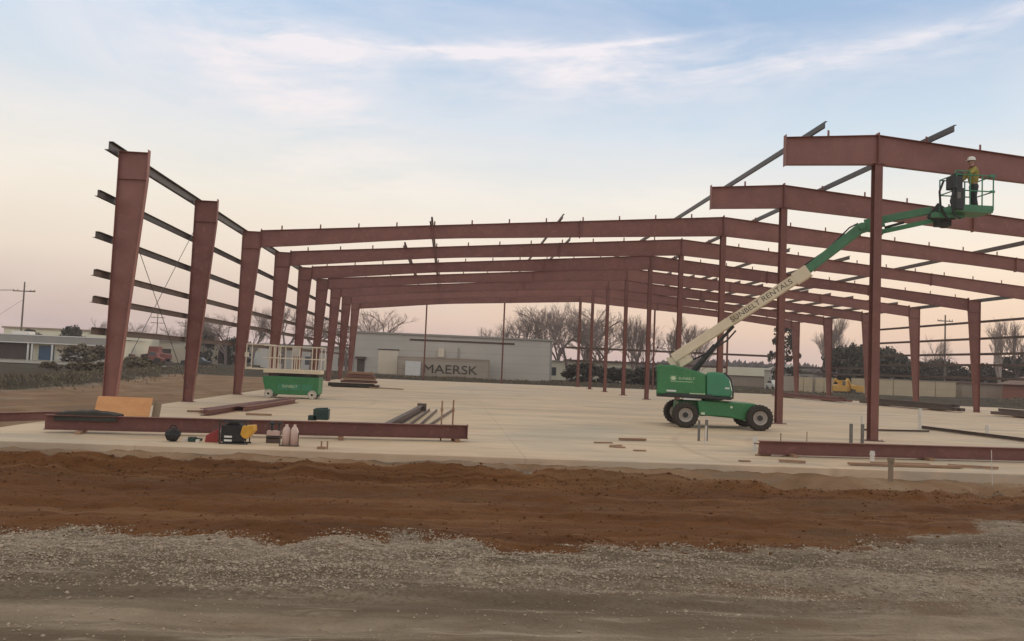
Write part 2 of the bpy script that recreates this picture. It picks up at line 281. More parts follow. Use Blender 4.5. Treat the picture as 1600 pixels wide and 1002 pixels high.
# ------------------------------------------------------------------ mesh helpers
class MB:
    def __init__(s): s.v = []; s.f = []
    def add(s, vs, fs):
        n = len(s.v); s.v += [tuple(v) for v in vs]; s.f += [tuple(i+n for i in f) for f in fs]; return s
    def box(s, x0, x1, y0, y1, z0, z1):
        return s.add([(x0,y0,z0),(x1,y0,z0),(x1,y1,z0),(x0,y1,z0),(x0,y0,z1),(x1,y0,z1),(x1,y1,z1),(x0,y1,z1)],
                     [(0,3,2,1),(4,5,6,7),(0,1,5,4),(1,2,6,5),(2,3,7,6),(3,0,4,7)])
    def prism(s, pts, y0, y1):                       # polygon in x,z extruded along y
        n = len(pts)
        vs = [(x, y0, z) for x, z in pts] + [(x, y1, z) for x, z in pts]
        fs = [tuple(range(n)), tuple(range(2*n-1, n-1, -1))] + [((i+1) % n, i, n+i, n+(i+1) % n) for i in range(n)]
        return s.add(vs, fs)
    def frame(s, a, b, up=(0,0,1)):
        a = Vector(a); b = Vector(b); d = (b-a).normalized(); u = Vector(up)
        if abs(d.dot(u)) > .99: u = Vector((0,1,0))
        r = d.cross(u).normalized(); u = r.cross(d).normalized(); return a, b, r, u
    def bar(s, a, b, w, h, w2=None, h2=None, up=(0,0,1)):      # box between two points
        a, b, r, u = s.frame(a, b, up); w2 = w2 or w; h2 = h2 or h
        vs = []
        for p, ww, hh in ((a, w, h), (b, w2, h2)):
            for sx, sy in ((-1,-1),(1,-1),(1,1),(-1,1)): vs.append(p + r*sx*ww/2 + u*sy*hh/2)
        return s.add(vs, [(3,2,1,0),(4,5,6,7),(0,1,5,4),(1,2,6,5),(2,3,7,6),(3,0,4,7)])
    def tube(s, a, b, r1, r2=None, n=10, caps=True):
        a, b, r, u = s.frame(a, b); r2 = r1 if r2 is None else r2
        vs = []
        for p, rr in ((a, r1), (b, r2)):
            for i in range(n):
                t = 2*math.pi*i/n; vs.append(p + r*math.cos(t)*rr + u*math.sin(t)*rr)
        fs = [(i, (i+1) % n, n+(i+1) % n, n+i) for i in range(n)]
        if caps: fs += [tuple(range(n-1,-1,-1)), tuple(range(n, 2*n))]
        return s.add(vs, fs)
    def path(s, pts, r, n=8):
        for a, b in zip(pts, pts[1:]): s.tube(a, b, r, r, n)
        return s
    def lathe(s, prof, c=(0,0,0), axis='z', n=24):
        vs = []; fs = []
        for rr, h in prof:
            for i in range(n):
                t = 2*math.pi*i/n; x, y = rr*math.cos(t), rr*math.sin(t)
                vs.append((c[0]+x, c[1]+y, c[2]+h) if axis == 'z' else (c[0]+x, c[1]+h, c[2]+y))
        for k in range(len(prof)-1):
            for i in range(n):
                j = (i+1) % n; q = (k*n+i, k*n+j, (k+1)*n+j, (k+1)*n+i)
                fs.append(q if axis == 'z' else q[::-1])
        return s.add(vs, fs)
    def cee(s, a, b, depth=.2, flange=.065, t=.012, side=1):    # light-gauge C/Z section on edge
        a = Vector(a); b = Vector(b)
        s.bar(a, b, t, depth)
        _, _, r, u = s.frame(a, b)
        o = r*side*flange/2
        s.bar(a+u*depth/2+o, b+u*depth/2+o, flange, t); s.bar(a-u*depth/2+o*-1, b-u*depth/2+o*-1, flange, t)
        return s
    def ibeam(s, a, b, depth, fw, tf=.014, tw=.01, up=(0,0,1)):
        a = Vector(a); b = Vector(b); _, _, r, u = s.frame(a, b, up)
        s.bar(a, b, tw, depth-2*tf, up=up)
        for q in (1, -1): s.bar(a+u*q*(depth-tf)/2, b+u*q*(depth-tf)/2, fw, tf, up=up)
        return s
    def blob(s, c, rx, ry, rz, seed=0, amp=.2, n=10, m=6, flat=None):
        vs = [(c[0], c[1], c[2]-rz)]; fs = []
        for j in range(1, m):
            ph = -math.pi/2 + math.pi*j/m
            for i in range(n):
                t = 2*math.pi*i/n; d = Vector((math.cos(t)*math.cos(ph), math.sin(t)*math.cos(ph), math.sin(ph)))
                k = 1 + amp*noise.noise(d*1.7+Vector((seed*3.1, seed, 0)))*2
                z = c[2]+d.z*rz*k
                if flat is not None: z = max(z, flat)
                vs.append((c[0]+d.x*rx*k, c[1]+d.y*ry*k, z))
        vs.append((c[0], c[1], c[2]+rz)); top = len(vs)-1
        for i in range(n):
            fs.append((0, 1+(i+1) % n, 1+i)); fs.append((top, top-n+i, top-n+(i+1) % n))
        for j in range(m-2):
            for i in range(n):
                a0 = 1+j*n+i; a1 = 1+j*n+(i+1) % n; fs.append((a0, a1, a1+n, a0+n))
        return s.add(vs, fs)
    def build(s, name, m, parent=None, smooth=False, bevel=0., loc=None):
        me = bpy.data.meshes.new(name); me.from_pydata(s.v, [], s.f); me.materials.append(m)
        if smooth: me.polygons.foreach_set('use_smooth', [True]*len(me.polygons))
        o = bpy.data.objects.new(name, me); S.collection.objects.link(o)
        if parent: o.parent = parent
        if loc: o.location = loc
        if bevel:
            b = o.modifiers.new('bevel', 'BEVEL'); b.width = bevel; b.segments = 2; b.limit_method = 'ANGLE'
        return o
def tag(o, label, cat, group=None, kind=None):
    if label: o['label'] = label
    if cat: o['category'] = cat
    if group: o['group'] = group
    if kind: o['kind'] = kind
    return o
def thing(name, label, cat, loc=(0,0,0), rz=0., group=None):
    o = bpy.data.objects.new(name, None); o.empty_display_size = .3; S.collection.objects.link(o)
    o.location = loc; o.rotation_euler = (0,0,rz); return tag(o, label, cat, group)
def structure(o): o['kind'] = 'structure'; return o
def dup(root, loc, rz, label, scale=None, group=None):
    r = root.copy(); S.collection.objects.link(r); r.location = loc; r.rotation_euler = (0,0,rz); r['label'] = label
    if scale: r.scale = scale
    if group: r['group'] = group
    for ch in list(root.children):
        c = ch.copy(); S.collection.objects.link(c); c.parent = r
        for g in list(ch.children):
            d = g.copy(); S.collection.objects.link(d); d.parent = c
    return r
def text_part(name, body, size, m, parent, matrix, extrude=.004, xscale=1.):
    cu = bpy.data.curves.new(name, 'FONT'); cu.body = body; cu.size = size; cu.extrude = extrude; cu.align_x = 'CENTER'; cu.align_y = 'CENTER'; cu.offset = .0
    tmp = bpy.data.objects.new(name+'_curve', cu); S.collection.objects.link(tmp)
    dg = C.evaluated_depsgraph_get(); me = bpy.data.meshes.new_from_object(tmp.evaluated_get(dg))
    bpy.data.objects.remove(tmp); me.name = name; me.materials.clear(); me.materials.append(m)
    o = bpy.data.objects.new(name, me); S.collection.objects.link(o); o.parent = parent
    o.matrix_local = matrix @ Matrix.Diagonal((xscale,1,1,1)); return o

# ------------------------------------------------------------------ ground
def sm(a, b, x):
    t = min(1., max(0., (x-a)/(b-a))); return t*t*(3-2*t)
def fb(x, y, s, o=4, seed=0.):
    return noise.fractal(Vector((x*s, y*s, seed)), 1., 2.1, o)
def clay_zone(x, y):                                       # 1 on the red clay strip in front of the slab
    near = -14.9 + .5*fb(x, 0, .55, 4, 3.) + .35*fb(x, y, 1.6, 4, 6.) + max(0., x-15.5)*.62
    near += .9*sm(1.5, 0., abs(x-11.6)) * -.55
    wd_ = .6+.9*sm(14, 20, x)
    return sm(near-wd_, near+wd_, y) * (1-sm(-9.15, -8.65, y+.42*fb(x, y, .55, 4, 9.)+.45*sm(13, 19, x)))
XB = ((-10,-10.4),(20,-10.3),(27,-10.6),(35,-12.2),(58,-15.6),(93,-19.3),(140,-25.))
def xbank(y):
    if y <= XB[0][0]: return XB[0][1]
    for (a, p), (b, q) in zip(XB, XB[1:]):
        if y <= b: return p+(q-p)*(y-a)/(b-a)
    return XB[-1][1]
def bank_dist(x, y): return x - xbank(y)              # left bank of scrub: zero on its crest, positive towards the slab
def ground_z(x, y):
    z = -.36
    if y < -8:
        cz_ = clay_zone(x, y)
        z = -.40 + .035*fb(x, y, .5, 4, 1.) + .018*fb(x*1.2, y*2, 2.5, 4, 7.)
        z += cz_*(.05*fb(x*.22, y*1.5, 1.1, 5, 2.) + .055*fb(x*.8, y*1.4, 1.7, 4, 11.) + .035*math.sin(y*3.4+.25*fb(x, 0, .2, 2))*sm(-14.5, -13, y))
        # windrow of clods pushed up against the slab
        z += (.09+.10*fb(x, 0, .6, 4, 5.))*math.exp(-((y+9.3+.35*fb(x, 1, .35, 3))/.45)**2)*(1+.8*fb(x, y, 2.2, 4, 8.))
        z += .27*sm(-9.5, -8.6, y)*(1+.25*fb(x, y, .9, 4, 6.))*(1-.35*sm(16, 22, x)) + .03*sm(-9.4, -8.8, y)*fb(x, y, 4., 3, 2.)
        z += .07*fb(x, y, 1.3, 5, 13.)*math.exp(-((y+15.4)/1.1)**2)
        # wheel ruts through the gravel
        for yr in (-16.9, -17.5, -18.3, -18.9, -20.4):
            z -= (.05+.03*fb(x, yr, .8, 3))*math.exp(-((y-yr-.25*fb(x, 0, .15, 2, yr))/.22)**2)
        z += .03*math.exp(-((y+16.0)/.7)**2)
    elif y < 64 and x > -.1 and x < 47.9: z = -.4
    else:
        z = -.34 + .06*fb(x, y, .15, 3)
        d = bank_dist(x, y)
        if y < 140: z += .55*math.exp(-((d+3.0)/1.9)**2)*sm(-5, 8, y) * (1+.3*fb(x, y, .6, 3))
    back = math.exp(-((y-71-.01*x)/4.)**2)
    z += (.62 + .12*fb(x, y, .25, 3))*back*sm(-14, -4, x)
    # a rough dark bank past the right-hand wall
    z += (.95+.3*fb(x, y, .12, 3))*math.exp(-((x-68-.1*y)/4.5)**2)*sm(-2, 10, y)*(1-sm(60, 75, y))
    return z
def axis(dense0, dense1, step, lo, hi, grow=1.18, mid=None):
    a = []; v = dense0
    while v < dense1: a.append(v); v += step
    a.append(dense1); d = step; v = dense1
    while v < hi:
        d = min(d*grow, 400 if v > 160 else 1.6 if mid and v < mid else 12); v += d; a.append(v)
    d = step; v = dense0; b = []
    while v > lo: d = min(d*grow, 400); v -= d; b.append(v)
    return b[::-1] + a
xs = axis(-2., 25., .11, -1600, 1800, 1.12, 80)
ys = axis(-22., -8.35, .075, -60, 2400, 1.12, 80)
verts = []; cols = []
for y in ys:
    for x in xs:
        verts.append((x, y, ground_z(x, y)))
        cz_ = clay_zone(x, y) if y < -8 else 0.
        d = bank_dist(x, y)
        tan_ = 0.
        if y > -9: tan_ = sm(-1.0, .6, d) * (1-sm(-.3, .2, x)) * (1-sm(58, 68, y))
        if -10 < y <= -8 : tan_ = max(tan_, .95*(1-sm(.35, .65, cz_)))
        if y > -8 and x > 47: tan_ = max(tan_, .45)
        scrub = 0.
        if y > -8:
            if x < 0: scrub = 1-sm(-1.2, .2, d)
            if y > 62: scrub = max(scrub, sm(62, 65, y))
            if x > 58: scrub = max(scrub, sm(58, 64, x))
        cols.append((cz_, scrub, tan_, 1.))
nx = len(xs)
faces = [(j*nx+i, j*nx+i+1, (j+1)*nx+i+1, (j+1)*nx+i) for j in range(len(ys)-1) for i in range(nx-1)]
me = bpy.data.meshes.new('ground'); me.from_pydata(verts, [], faces); me.materials.append(M['ground'])
ca = me.color_attributes.new('zones', 'FLOAT_COLOR', 'POINT'); ca.data.foreach_set('color', [c for q in cols for c in q])
me.polygons.foreach_set('use_smooth', [True]*len(me.polygons))
g = bpy.data.objects.new('ground', me); S.collection.objects.link(g); structure(g)

# loose crushed stone on the gravel and clods on the clay
def scatter(name, label, cat, m, count, fn, seed):
    r = random.Random(seed); V = []; F = []
    base_ = [(1,0,0),(0,1,0),(-1,0,0),(0,-1,0),(0,0,.8),(0,0,-.6)]
    fc = [(0,1,4),(1,2,4),(2,3,4),(3,0,4),(1,0,5),(2,1,5),(3,2,5),(0,3,5)]
    made = 0
    while made < count:
        q = fn(r)
        if not q: continue
        x, y, s_ = q; n = len(V); a = r.random()*6.28; ca_, sa_ = math.cos(a), math.sin(a); ex = r.uniform(.7, 1.5); z = ground_z(x, y)+s_*.15
        for bx, by, bz in base_:
            bx = bx*ex*r.uniform(.7, 1.2); by *= r.uniform(.6, 1.2); k = r.uniform(.8, 1.2)
            V.append((x+(bx*ca_-by*sa_)*s_, y+(bx*sa_+by*ca_)*s_, z+bz*s_*k*.8+bx*s_*.2))
        F += [tuple(n+i for i in f) for f in fc]; made += 1
    me = bpy.data.meshes.new(name); me.from_pydata(V, [], F); me.materials.append(m)
    o = bpy.data.objects.new(name, me); S.collection.objects.link(o); return tag(o, label, cat, None, 'stuff')
def in_view(x, y): return abs((x-10.2-(y+25.8)*.075)/(y+26.5)) < .68
def stones(r):
    y = r.uniform(-20.3, -13.2) if r.random() < .4 else r.uniform(-17.2, -14.0); x = r.uniform(0, 23)
    if not in_view(x, y) or clay_zone(x, y) > r.uniform(.35,.95): return None
    dens = .10 + .9*sm(-17.3, -16.3, y+.5*fb(x,0,.4,3,2.))*(1-.7*sm(10, 15, x)) + .35*fb(x, y, .9, 3, 4.)
    if r.random() > dens: return None
    return x, y, (r.uniform(.005, .012) if r.random() < .45 else r.uniform(.008, .018) if r.random() < .95 else r.uniform(.018, .032))
scatter('loose_gravel', 'pale grey crushed stone lying loose along the edge of the red clay', 'gravel', M['stone'], 36000, stones, 3)
def clods(r):
    y = r.uniform(-15.2, -8.6) if r.random() < .35 else (-9.5+r.gauss(0, .4) if r.random() < .6 else -14.7+r.gauss(0,.4)); x = r.uniform(-6, 27)
    if clay_zone(x, y) < r.uniform(.05,.5) or y > -8.5: return None
    return x, y, abs(r.gauss(0, .014))+.006
scatter('clay_clods', 'small clods of red brown clay on the graded strip before the slab', 'clods', M['clod'], 5200, clods, 5)

# slab
sl = MB(); sl.box(-.12, 47.85, -8.35, 62.6, -.7, 0.)
slab = structure(sl.build('concrete_slab', M['concrete'], bevel=.015))
pad = MB(); pad.box(47.95, 60., 14., 46., -.6, -.03)
structure(pad.build('concrete_pad', M['concrete']))
rd = MB()
rp = [(-75., 128., -52., 96.), ]
rd.add([(-140,84,-.26),(-21,84,-.26),(-24,106,-.26),(-140,106,-.26)], [(0,1,2,3)])
structure(rd.build('road', M['road']))

# ------------------------------------------------------------------ the steel frame
BAY, W, H = 7.62, 23.86, 7.925
NF = 9
bld = thing('steel_building_frame', 'unfinished red primed steel frame of tapered columns and long rafters on the concrete slab', 'building frame', (0,0,0))
def roof(x): return H + (W-abs(x-W))/12.
def col_profile(top_w=.93):
    return [(0, 0), (.34, 0), (top_w, H-.83), (top_w, H), (0, H)]
def make_column(k):
    y = k*BAY
    m = MB()
    m.prism([(.012, .02), (.335, .02), (.853, H-.83), (.853, H-.02), (.012, H-.02)], y-.006, y+.006)
    m.bar((.006, y, .02), (.006, y, H+.02), .2, .014, up=(1,0,0))
    m.bar((.34, y, .02), (.86, y, H-.83), .2, .014, up=(1,0,0))
    m.bar((.86, y, H-.83), (.86, y, H+.09), .2, .016, up=(1,0,0))
    m.box(.0, .87, y-.1, y+.1, H-.012, H+.004)
    m.bar((.02, y, H-.83), (.85, y, H-.83), .17, .014)
    c = m.build('column', M['primer'], bld)
    b = MB(); b.box(-.05, .42, y-.15, y+.15, .002, .022)
    for dx in (.06, .3):
        for dy in (-.1, .1): b.tube((dx, y+dy, .02), (dx, y+dy, .07), .016, n=6)
    b.build('base_plate', M['primer_dark'], c)
    return c
def mirror(o):                                        # copy of a left-hand member for the right-hand wall
    c = o.copy(); c.data = o.data; S.collection.objects.link(c); c.parent = bld
    c.matrix_local = Matrix.Translation((2*W,0,0)) @ Matrix.Diagonal((-1,1,1,1))
    for g_ in o.children:
        d = g_.copy(); S.collection.objects.link(d); d.parent = c
    return c
def rafter_depth(s):                                  # s = 0 at the eave, 1 at the ridge
    return .83 + (.66-.83)*sm(0, .42, s) if s < .42 else .66 + (.97-.66)*((s-.42)/.58)
def rafter(k, x0, x1, clips):
    y = k*BAY; m = MB(); n = 14; top = []; bot = []
    for i in range(n+1):
        x = x0+(x1-x0)*i/n; s_ = 1-abs(x-W)/W
        top.append((x, roof(x))); bot.append((x, roof(x)-rafter_depth(s_)))
    for i in range(n):
        (xa, ta), (xb, tb), (_, ba), (_, bb) = top[i], top[i+1], bot[i], bot[i+1]
        m.prism([(xa, ba+.01), (xb, bb+.01), (xb, tb-.01), (xa, ta-.01)], y-.005, y+.005)
        m.bar((xa, y, ta-.006), (xb, y, tb-.006), .21, .014); m.bar((xa, y, ba+.006), (xb, y, bb+.006), .21, .014)
    for x in (x0, x1):                                # end plates
        s_ = 1-abs(x-W)/W; m.box(x-.012 if x > x0 else x+.002, x-.002 if x > x0 else x+.014, y-.115, y+.115, roof(x)-rafter_depth(s_)-.04, roof(x)+.08)
    for f_ in (.36, .68):                             # bolted splices
        x = x0+(x1-x0)*f_; s_ = 1-abs(x-W)/W
        if abs(x1-x0) > 10: m.box(x-.014, x+.014, y-.125, y+.125, roof(x)-rafter_depth(s_)-.05, roof(x)+.03)
    x = clips
    lo, hi = min(x0, x1), max(x0, x1)
    for j in range(1, 14):
        xc = 1.85*j if clips < 0 else 2*W-1.85*j
        if lo+.1 < xc < hi-.1: m.box(xc-.035, xc+.035, y-.004, y+.004, roof(xc)-.02, roof(xc)+.21)
    return m.build('rafter', M['primer'], bld)
for k in range(NF):
    c = make_column(k); mirror(c)
    rafter(k, 20.75 if k < 2 else .88, W, -1)
    rafter(k, W+.004, 2*W-.88, 1)
# ridge-line columns
for k in range(NF):
    y = k*BAY; m = MB(); hw = .13; top = roof(W)-.97
    m.box(W-hw, W+hw, y-.13, y-.117, .02, top); m.box(W-hw, W+hw, y+.117, y+.13, .02, top); m.box(W-.006, W+.006, y-.117, y+.117, .02, top)
    m.box(W-.2, W+.2, y-.18, y+.18, top, top+.018)
    m.box(W-.02, W+.02, y-.1, y-.006, top+.02, roof(W)-.02)
    c = m.build('column', M['primer_dark'], bld)
    b = MB(); b.box(W-.27, W+.27, y-.25, y+.25, .002, .022)
    for dx in (-.21, .21):
        for dy in (-.2, .2): b.tube((W+dx, y+dy, .02), (W+dx, y+dy, .07), .015, n=6)
    b.build('base_plate', M['primer_dark'], c)
# slender posts, girts of the far end wall
YE = (NF-1)*BAY
for x in (7.76, 15.86, 31.87, 39.83):
    m = MB(); top = roof(x)-rafter_depth(1-abs(x-W)/W)
    m.ibeam((x, YE+.02, .02), (x, YE+.02, top), .2, .15, up=(0,1,0)); m.build('end_wall_post', M['primer_dark'], bld)
for x0, x1, z in ((6.15,17.1,4.2), (22.5,31.8,4.1), (31.9,39.8,4.1), (39.9,47.4,4.1), (22.3,31.8,2.75), (31.9,39.8,2.7)):
    m = MB(); m.cee((x0, YE+.24, z), (x1, YE+.24, z)); m.build('girt', M['girt'], bld)
# wall girts, bay by bay
GZ = (6.42, 5.22, 4.12, 3.34, 2.42)
for gi, z in enumerate(GZ):
    for k in range(NF-1):
        m = MB(); y0 = k*BAY + (.01 if k else -1.12+.05*gi)
        m.cee((-.11, y0, z), (-.11, (k+1)*BAY-.01, z), .17, .08); m.build('girt', M['galv'] if z > 5 else M['girt'], bld)
        if k == 0:
            m = MB(); m.cee((-.15, -.8, z+.04), (-.15, .4, z+.04), .15, .06); m.build('girt_lap', M['galv'], bld)
    for k in range(3, 6):
        m = MB(); m.cee((2*W+.125, k*BAY+.01, z), (2*W+.125, (k+1)*BAY-.01, z), .16, .08); m.build('girt', M['girt'], bld)
for k in range(6, NF-1):
    for z in (2.42, 3.0):
        m = MB(); m.cee((2*W+.125, k*BAY+.01, z), (2*W+.125, (k+1)*BAY-.01, z), .16, .08); m.build('girt', M['girt'], bld)
# eave struts
for k in range(NF-1):
    y0 = k*BAY + (.01 if k else -.62)
    m = MB(); m.cee((-.09, y0, H+.02), (-.09, (k+1)*BAY-.01, H+.02), .24, .12, .016); m.build('eave_strut', M['galv'], bld)
    if k >= 2:
        m = MB(); m.cee((2*W+.09, k*BAY+.01, H+.02), (2*W+.09, (k+1)*BAY-.01, H+.02), .24, .12, .016); m.build('eave_strut', M['galv'], bld)
# roof purlins
def purlin(x, k0, k1, front=0., back=0.):
    for k in range(k0, k1):
        m = MB(); y0 = k*BAY+(.01 if k > k0 else -front); y1 = (k+1)*BAY-(.01 if k < k1-1 else -back)
        m.cee((x, y0, roof(x)+.115), (x, y1, roof(x)+.115), .215, .075, .014); m.build('purlin', M['galv'] if k < 2 and x < 30 else M['girt'], bld)
purlin(21.62, 0, 5, 1.0); purlin(25.62, 0, 5, 1.35)
purlin(15.5, 2, 6, 1.0); purlin(9.1, 2, 6, 1.2); purlin(7.4, 3, 6, .8); purlin(17.0, 3, 6, .9)
purlin(37.7, 2, 6, 4.2); purlin(30.2, 3, 6, .8); purlin(33.8, 3, 6, 1.)
for j in range(1, 12):
    xq = 2*W-1.85*j
    if xq > 26.5: purlin(xq, 5, 8)
# rod bracing in the first and fourth bays of the left wall
def rod(a, b_, r_=.012): 
    m = MB(); m.tube(a, b_, r_, n=6); m.build('bracing_rod', M['galv'], bld)
for k in (0,):
    y0, y1 = k*BAY+.1, (k+1)*BAY-.1
    rod((.12, y0, .5), (.12, y1, 6.9)); rod((.16, y0, 6.3), (.16, y1, .5))
# loose member hanging below the third and fourth rafters
m = MB(); m.bar((9.3, 2*BAY-.5, roof(9.3)-.75), (9.3, 3*BAY+.3, roof(9.3)-.62), .02, .02)
m.build('bracing_rod', M['galv'], bld)

# ------------------------------------------------------------------ boom lift
lift = thing('boom_lift', 'green boom lift with its cream boom raised past the nearest ridge column', 'boom lift', (20.05, 4.05, 0))
def LX(p): return (p[0]-20.05, p[1]-4.05, p[2])
ch = MB()
ch.prism([(-1.5,.50),(-1.45,.90),(-1.1,.97),(1.2,.93),(1.62,.82),(1.72,.62),(1.5,.45),(1.1,.34),(-.45,.42),(-.6,.40)], -.62, .62)
ch.prism([(-.78,.46),(-.84,.97),(1.0,.93),(1.12,.72),(1.1,.34),(.78,.33),(.25,.43)], -.97, -.62)
ch.prism([(-.78,.46),(-.84,.97),(1.0,.93),(1.12,.72),(1.1,.34),(.78,.33),(.25,.43)], .62, .97)
ch.prism([(1.0,.76),(.98,.93),(1.48,.86),(1.52,.76)], -.90, -.62)
chassis = ch.build('chassis', M['green'], lift, bevel=.03)
ax = MB(); ax.tube((-1.29,-.95,.45), (-1.29,.95,.45), .09); ax.tube((1.30,-.95,.45), (1.30,.95,.45), .09)
ax.box(-1.42,-1.15,-.7,.7,.36,.62); ax.box(1.18,1.42,-.7,.7,.36,.6)
ax.build('axles', M['dark'], chassis)
st_ = MB(); st_.box(-1.35,-.72,-1.02,-.70,.975,1.035); st_.build('step_plate', M['white'], chassis)
dc = MB(); dc.lathe([(.001,-.985),(.045,-.985),(.045,-.97)], (.35,0,.78), 'y', 12); dc.build('decal', M['hoodtxt'], chassis)
dc = MB(); dc.box(-.72,-.58,-.985,-.972,.47,.56); dc.build('tie_down_lug', M['hoodtxt'], chassis)
for sx, sy in ((-1.29,-1), (1.30,-1), (-1.29,1), (1.30,1)):
    yo = sy*1.10
    w_ = MB(); hub = sy*.02
    w_.lathe([(.06, yo+sy*.08), (.11, yo+sy*.10), (.12, yo+sy*.03), (.20, yo+sy*.03), (.225, yo+sy*.13), (.245, yo+sy*.15), (.25, yo-sy*.15), (.06, yo-sy*.15)], (sx, 0, .45), 'y', 24)
    for i in range(8):
        a = 2*math.pi*i/8; w_.tube((sx+.155*math.cos(a), yo+sy*.02, .45+.155*math.sin(a)), (sx+.155*math.cos(a), yo+sy*.055, .45+.155*math.sin(a)), .017, n=6)
    wo_ = w_.build('wheel', M['rim'], lift)
    t_ = MB(); t_.lathe([(.245, yo+sy*.13), (.29, yo+sy*.175), (.40, yo+sy*.18), (.445, yo+sy*.14), (.45, yo), (.445, yo-sy*.14), (.40, yo-sy*.18), (.245, yo-sy*.15)], (sx, 0, .45), 'y', 36)
    for i in range(22):                               # lugs
        a = 2*math.pi*i/22; ca_, sa_ = math.cos(a), math.sin(a)
        for q in (-1, 1):
            a2 = a+q*.07; t_.bar((sx+.443*math.cos(a2), yo+q*.10, .45+.443*math.sin(a2)), (sx+.462*math.cos(a2), yo+q*.10, .45+.462*math.sin(a2)), .035, .14, up=(0,1,0))
    t_.build('tyre', M['tyre'], wo_, smooth=False)
    h_ = MB(); h_.lathe([(.001, yo+sy*.13), (.095, yo+sy*.125), (.105, yo+sy*.02)], (sx, 0, .45), 'y', 16); h_.build('hub', M['dark'], wo_)
CR = Matrix.Rotation(R(-7), 4, 'Z')
for o in list(lift.children): o.matrix_local = CR @ o.matrix_local
# turntable with engine hood on the camera side
tt = MB(); tt.box(-1.95,.05,-.52,.52,1.02,1.25); tt.lathe([(.001,.84),(.55,.84),(.55,1.03),(.001,1.03)], (-.75,0,0), 'z', 24)
tt.prism([(-2.27,1.06),(-2.29,2.14),(-2.15,2.2),(-2.02,2.16),(-1.96,1.06)], -.85, .85)
turn = tt.build('turntable', M['green'], lift, bevel=.03)
hd = MB(); hd.prism([(-2.22,1.14),(-2.24,2.18),(-1.72,2.19),(-.95,1.98),(-.72,1.90),(-.70,1.14)], -1.12, -.5)
hood = hd.build('engine_hood', M['green'], lift, bevel=.05)
hb_ = MB(); hb_.prism([(-2.24,1.04),(-2.24,1.13),(.10,1.13),(.08,1.04)], -1.09, -.5); hb_.prism([(-2.0,1.08),(-1.95,1.2),(-.5,1.2),(-.4,1.08)], -1.125, -1.09)
hb_.build('hood_sill', M['dark'], hood)
tk = MB(); tk.prism([(-.68,1.14),(-.70,1.97),(-.45,2.0),(-.18,1.97),(.02,1.72),(.10,1.36),(.08,1.14)], -1.10, -.5)
cover = tk.build('tank_cover', M['green_panel'], lift, bevel=.06)
ed = MB(); ed.path([(-.16,-1.08,1.99),(.05,-1.08,1.76),(.13,-1.08,1.4),(.12,-1.08,1.08)], .028); ed.build('edge_guard', M['dark'], cover)
hd2 = MB(); hd2.prism([(-2.0,1.1),(-2.0,1.9),(-1.2,1.95),(-.1,1.8),(.05,1.1)], .5, 1.1); hd2.build('far_side_cover', M['green'], lift, bevel=.05)
gr_ = MB()
for i in range(7): gr_.box(-2.262,-2.246,-1.0,-.6,1.3+i*.1,1.35+i*.1)
gr_.build('vent_grille', M['dark'], hood)
RX = Matrix.Rotation(math.pi/2, 4, 'X')
text_part('hood_lettering', 'SUNBELT', .125, M['hoodtxt'], hood, Matrix.Translation((-1.30,-1.125,1.72)) @ RX)
em = MB(); em.lathe([(.001,-.004),(.075,-.004),(.075,.0)], (-1.72,-1.122,1.72), 'y', 16)
for i in range(8):
    a = 2*math.pi*i/8; em.bar((-1.72+.085*math.cos(a),-1.124,1.72+.085*math.sin(a)), (-1.72+.12*math.cos(a),-1.124,1.72+.12*math.sin(a)), .012,.02)
em.build('sun_emblem', M['hoodtxt'], hood)
st2 = MB(); st2.box(-1.80,-1.1,-1.124,-1.12,1.60,1.615); st2.build('decal_stripe', M['hoodtxt'], hood)
st3 = MB(); st3.box(-1.92,-1.62,-1.13,-1.126,1.24,1.30); st3.build('warning_decal', M['white'], hood)
st3 = MB(); st3.box(-1.2,-.72,-1.13,-1.126,1.19,1.22); st3.build('warning_decal', M['hoodtxt'], hood)
st4 = MB(); st4.box(-.12,.02,-1.108,-1.102,1.42,1.47); st4.build('decal', M['white'], cover)
TT = Matrix.Translation((-.40,0,0)) @ Matrix.Rotation(R(-20), 4, 'Z') @ Matrix.Diagonal((1.12,1,1,1)) @ Matrix.Translation((.75,0,0))
lift.rotation_euler.z = 0.
for o in (turn, hood, cover, bpy.data.objects['far_side_cover']): o.matrix_local = TT @ o.matrix_local
# the boom
P0, P1, P2 = Vector(LX((18.55,4.07,2.52))), Vector(LX((22.45,1.92,5.60))), Vector(LX((23.93,1.11,7.07)))
dirn = (P1-P0).normalized()
bracket = MB()
for ya in (.07, -.17):
    bracket.prism([(-1.72,2.10),(-1.42,2.10),(-.98,2.40),(-1.0,2.46),(-1.95,2.46),(-1.95,2.40)], ya, ya+.05); bracket.prism([(-1.72,2.475),(-1.05,2.475),(-1.15,2.6),(-1.6,2.6)], ya, ya+.05)
bracket.box(-1.60,-1.45,-.17,.12,2.12,2.3)
bk_ = bracket.build('boom_bracket', M['cream'], lift); bk_.matrix_local = Matrix.Translation((-1.42,.0,0)) @ Matrix.Rotation(R(-29), 4, 'Z') @ Matrix.Translation((1.5,.05,0))
bb = MB(); bb.bar(P0-dirn*.15, P1, .28, .34); boom = bb.build('boom', M['cream'], lift, bevel=.02)
side_r = dirn.cross(Vector((0,0,1))).normalized(); up_b = side_r.cross(dirn).normalized()
bt = MB()
for q in (-.15, .15): bt.bar(P0+dirn*2.2+side_r*.145+up_b*q, P1+side_r*.145+up_b*q, .012, .03)
bt.bar(P1-dirn*.5, P1+dirn*.05, .34, .42); bt.build('boom_collar', M['cream'], boom)
mark = MB(); mark.bar(P0+dirn*2.35, P0+dirn*2.62, .284, .344); mark.build('yellow_band', M['cont_pale'], boom)
ctr = P0+dirn*((P1-P0).length*.66) + side_r*.143
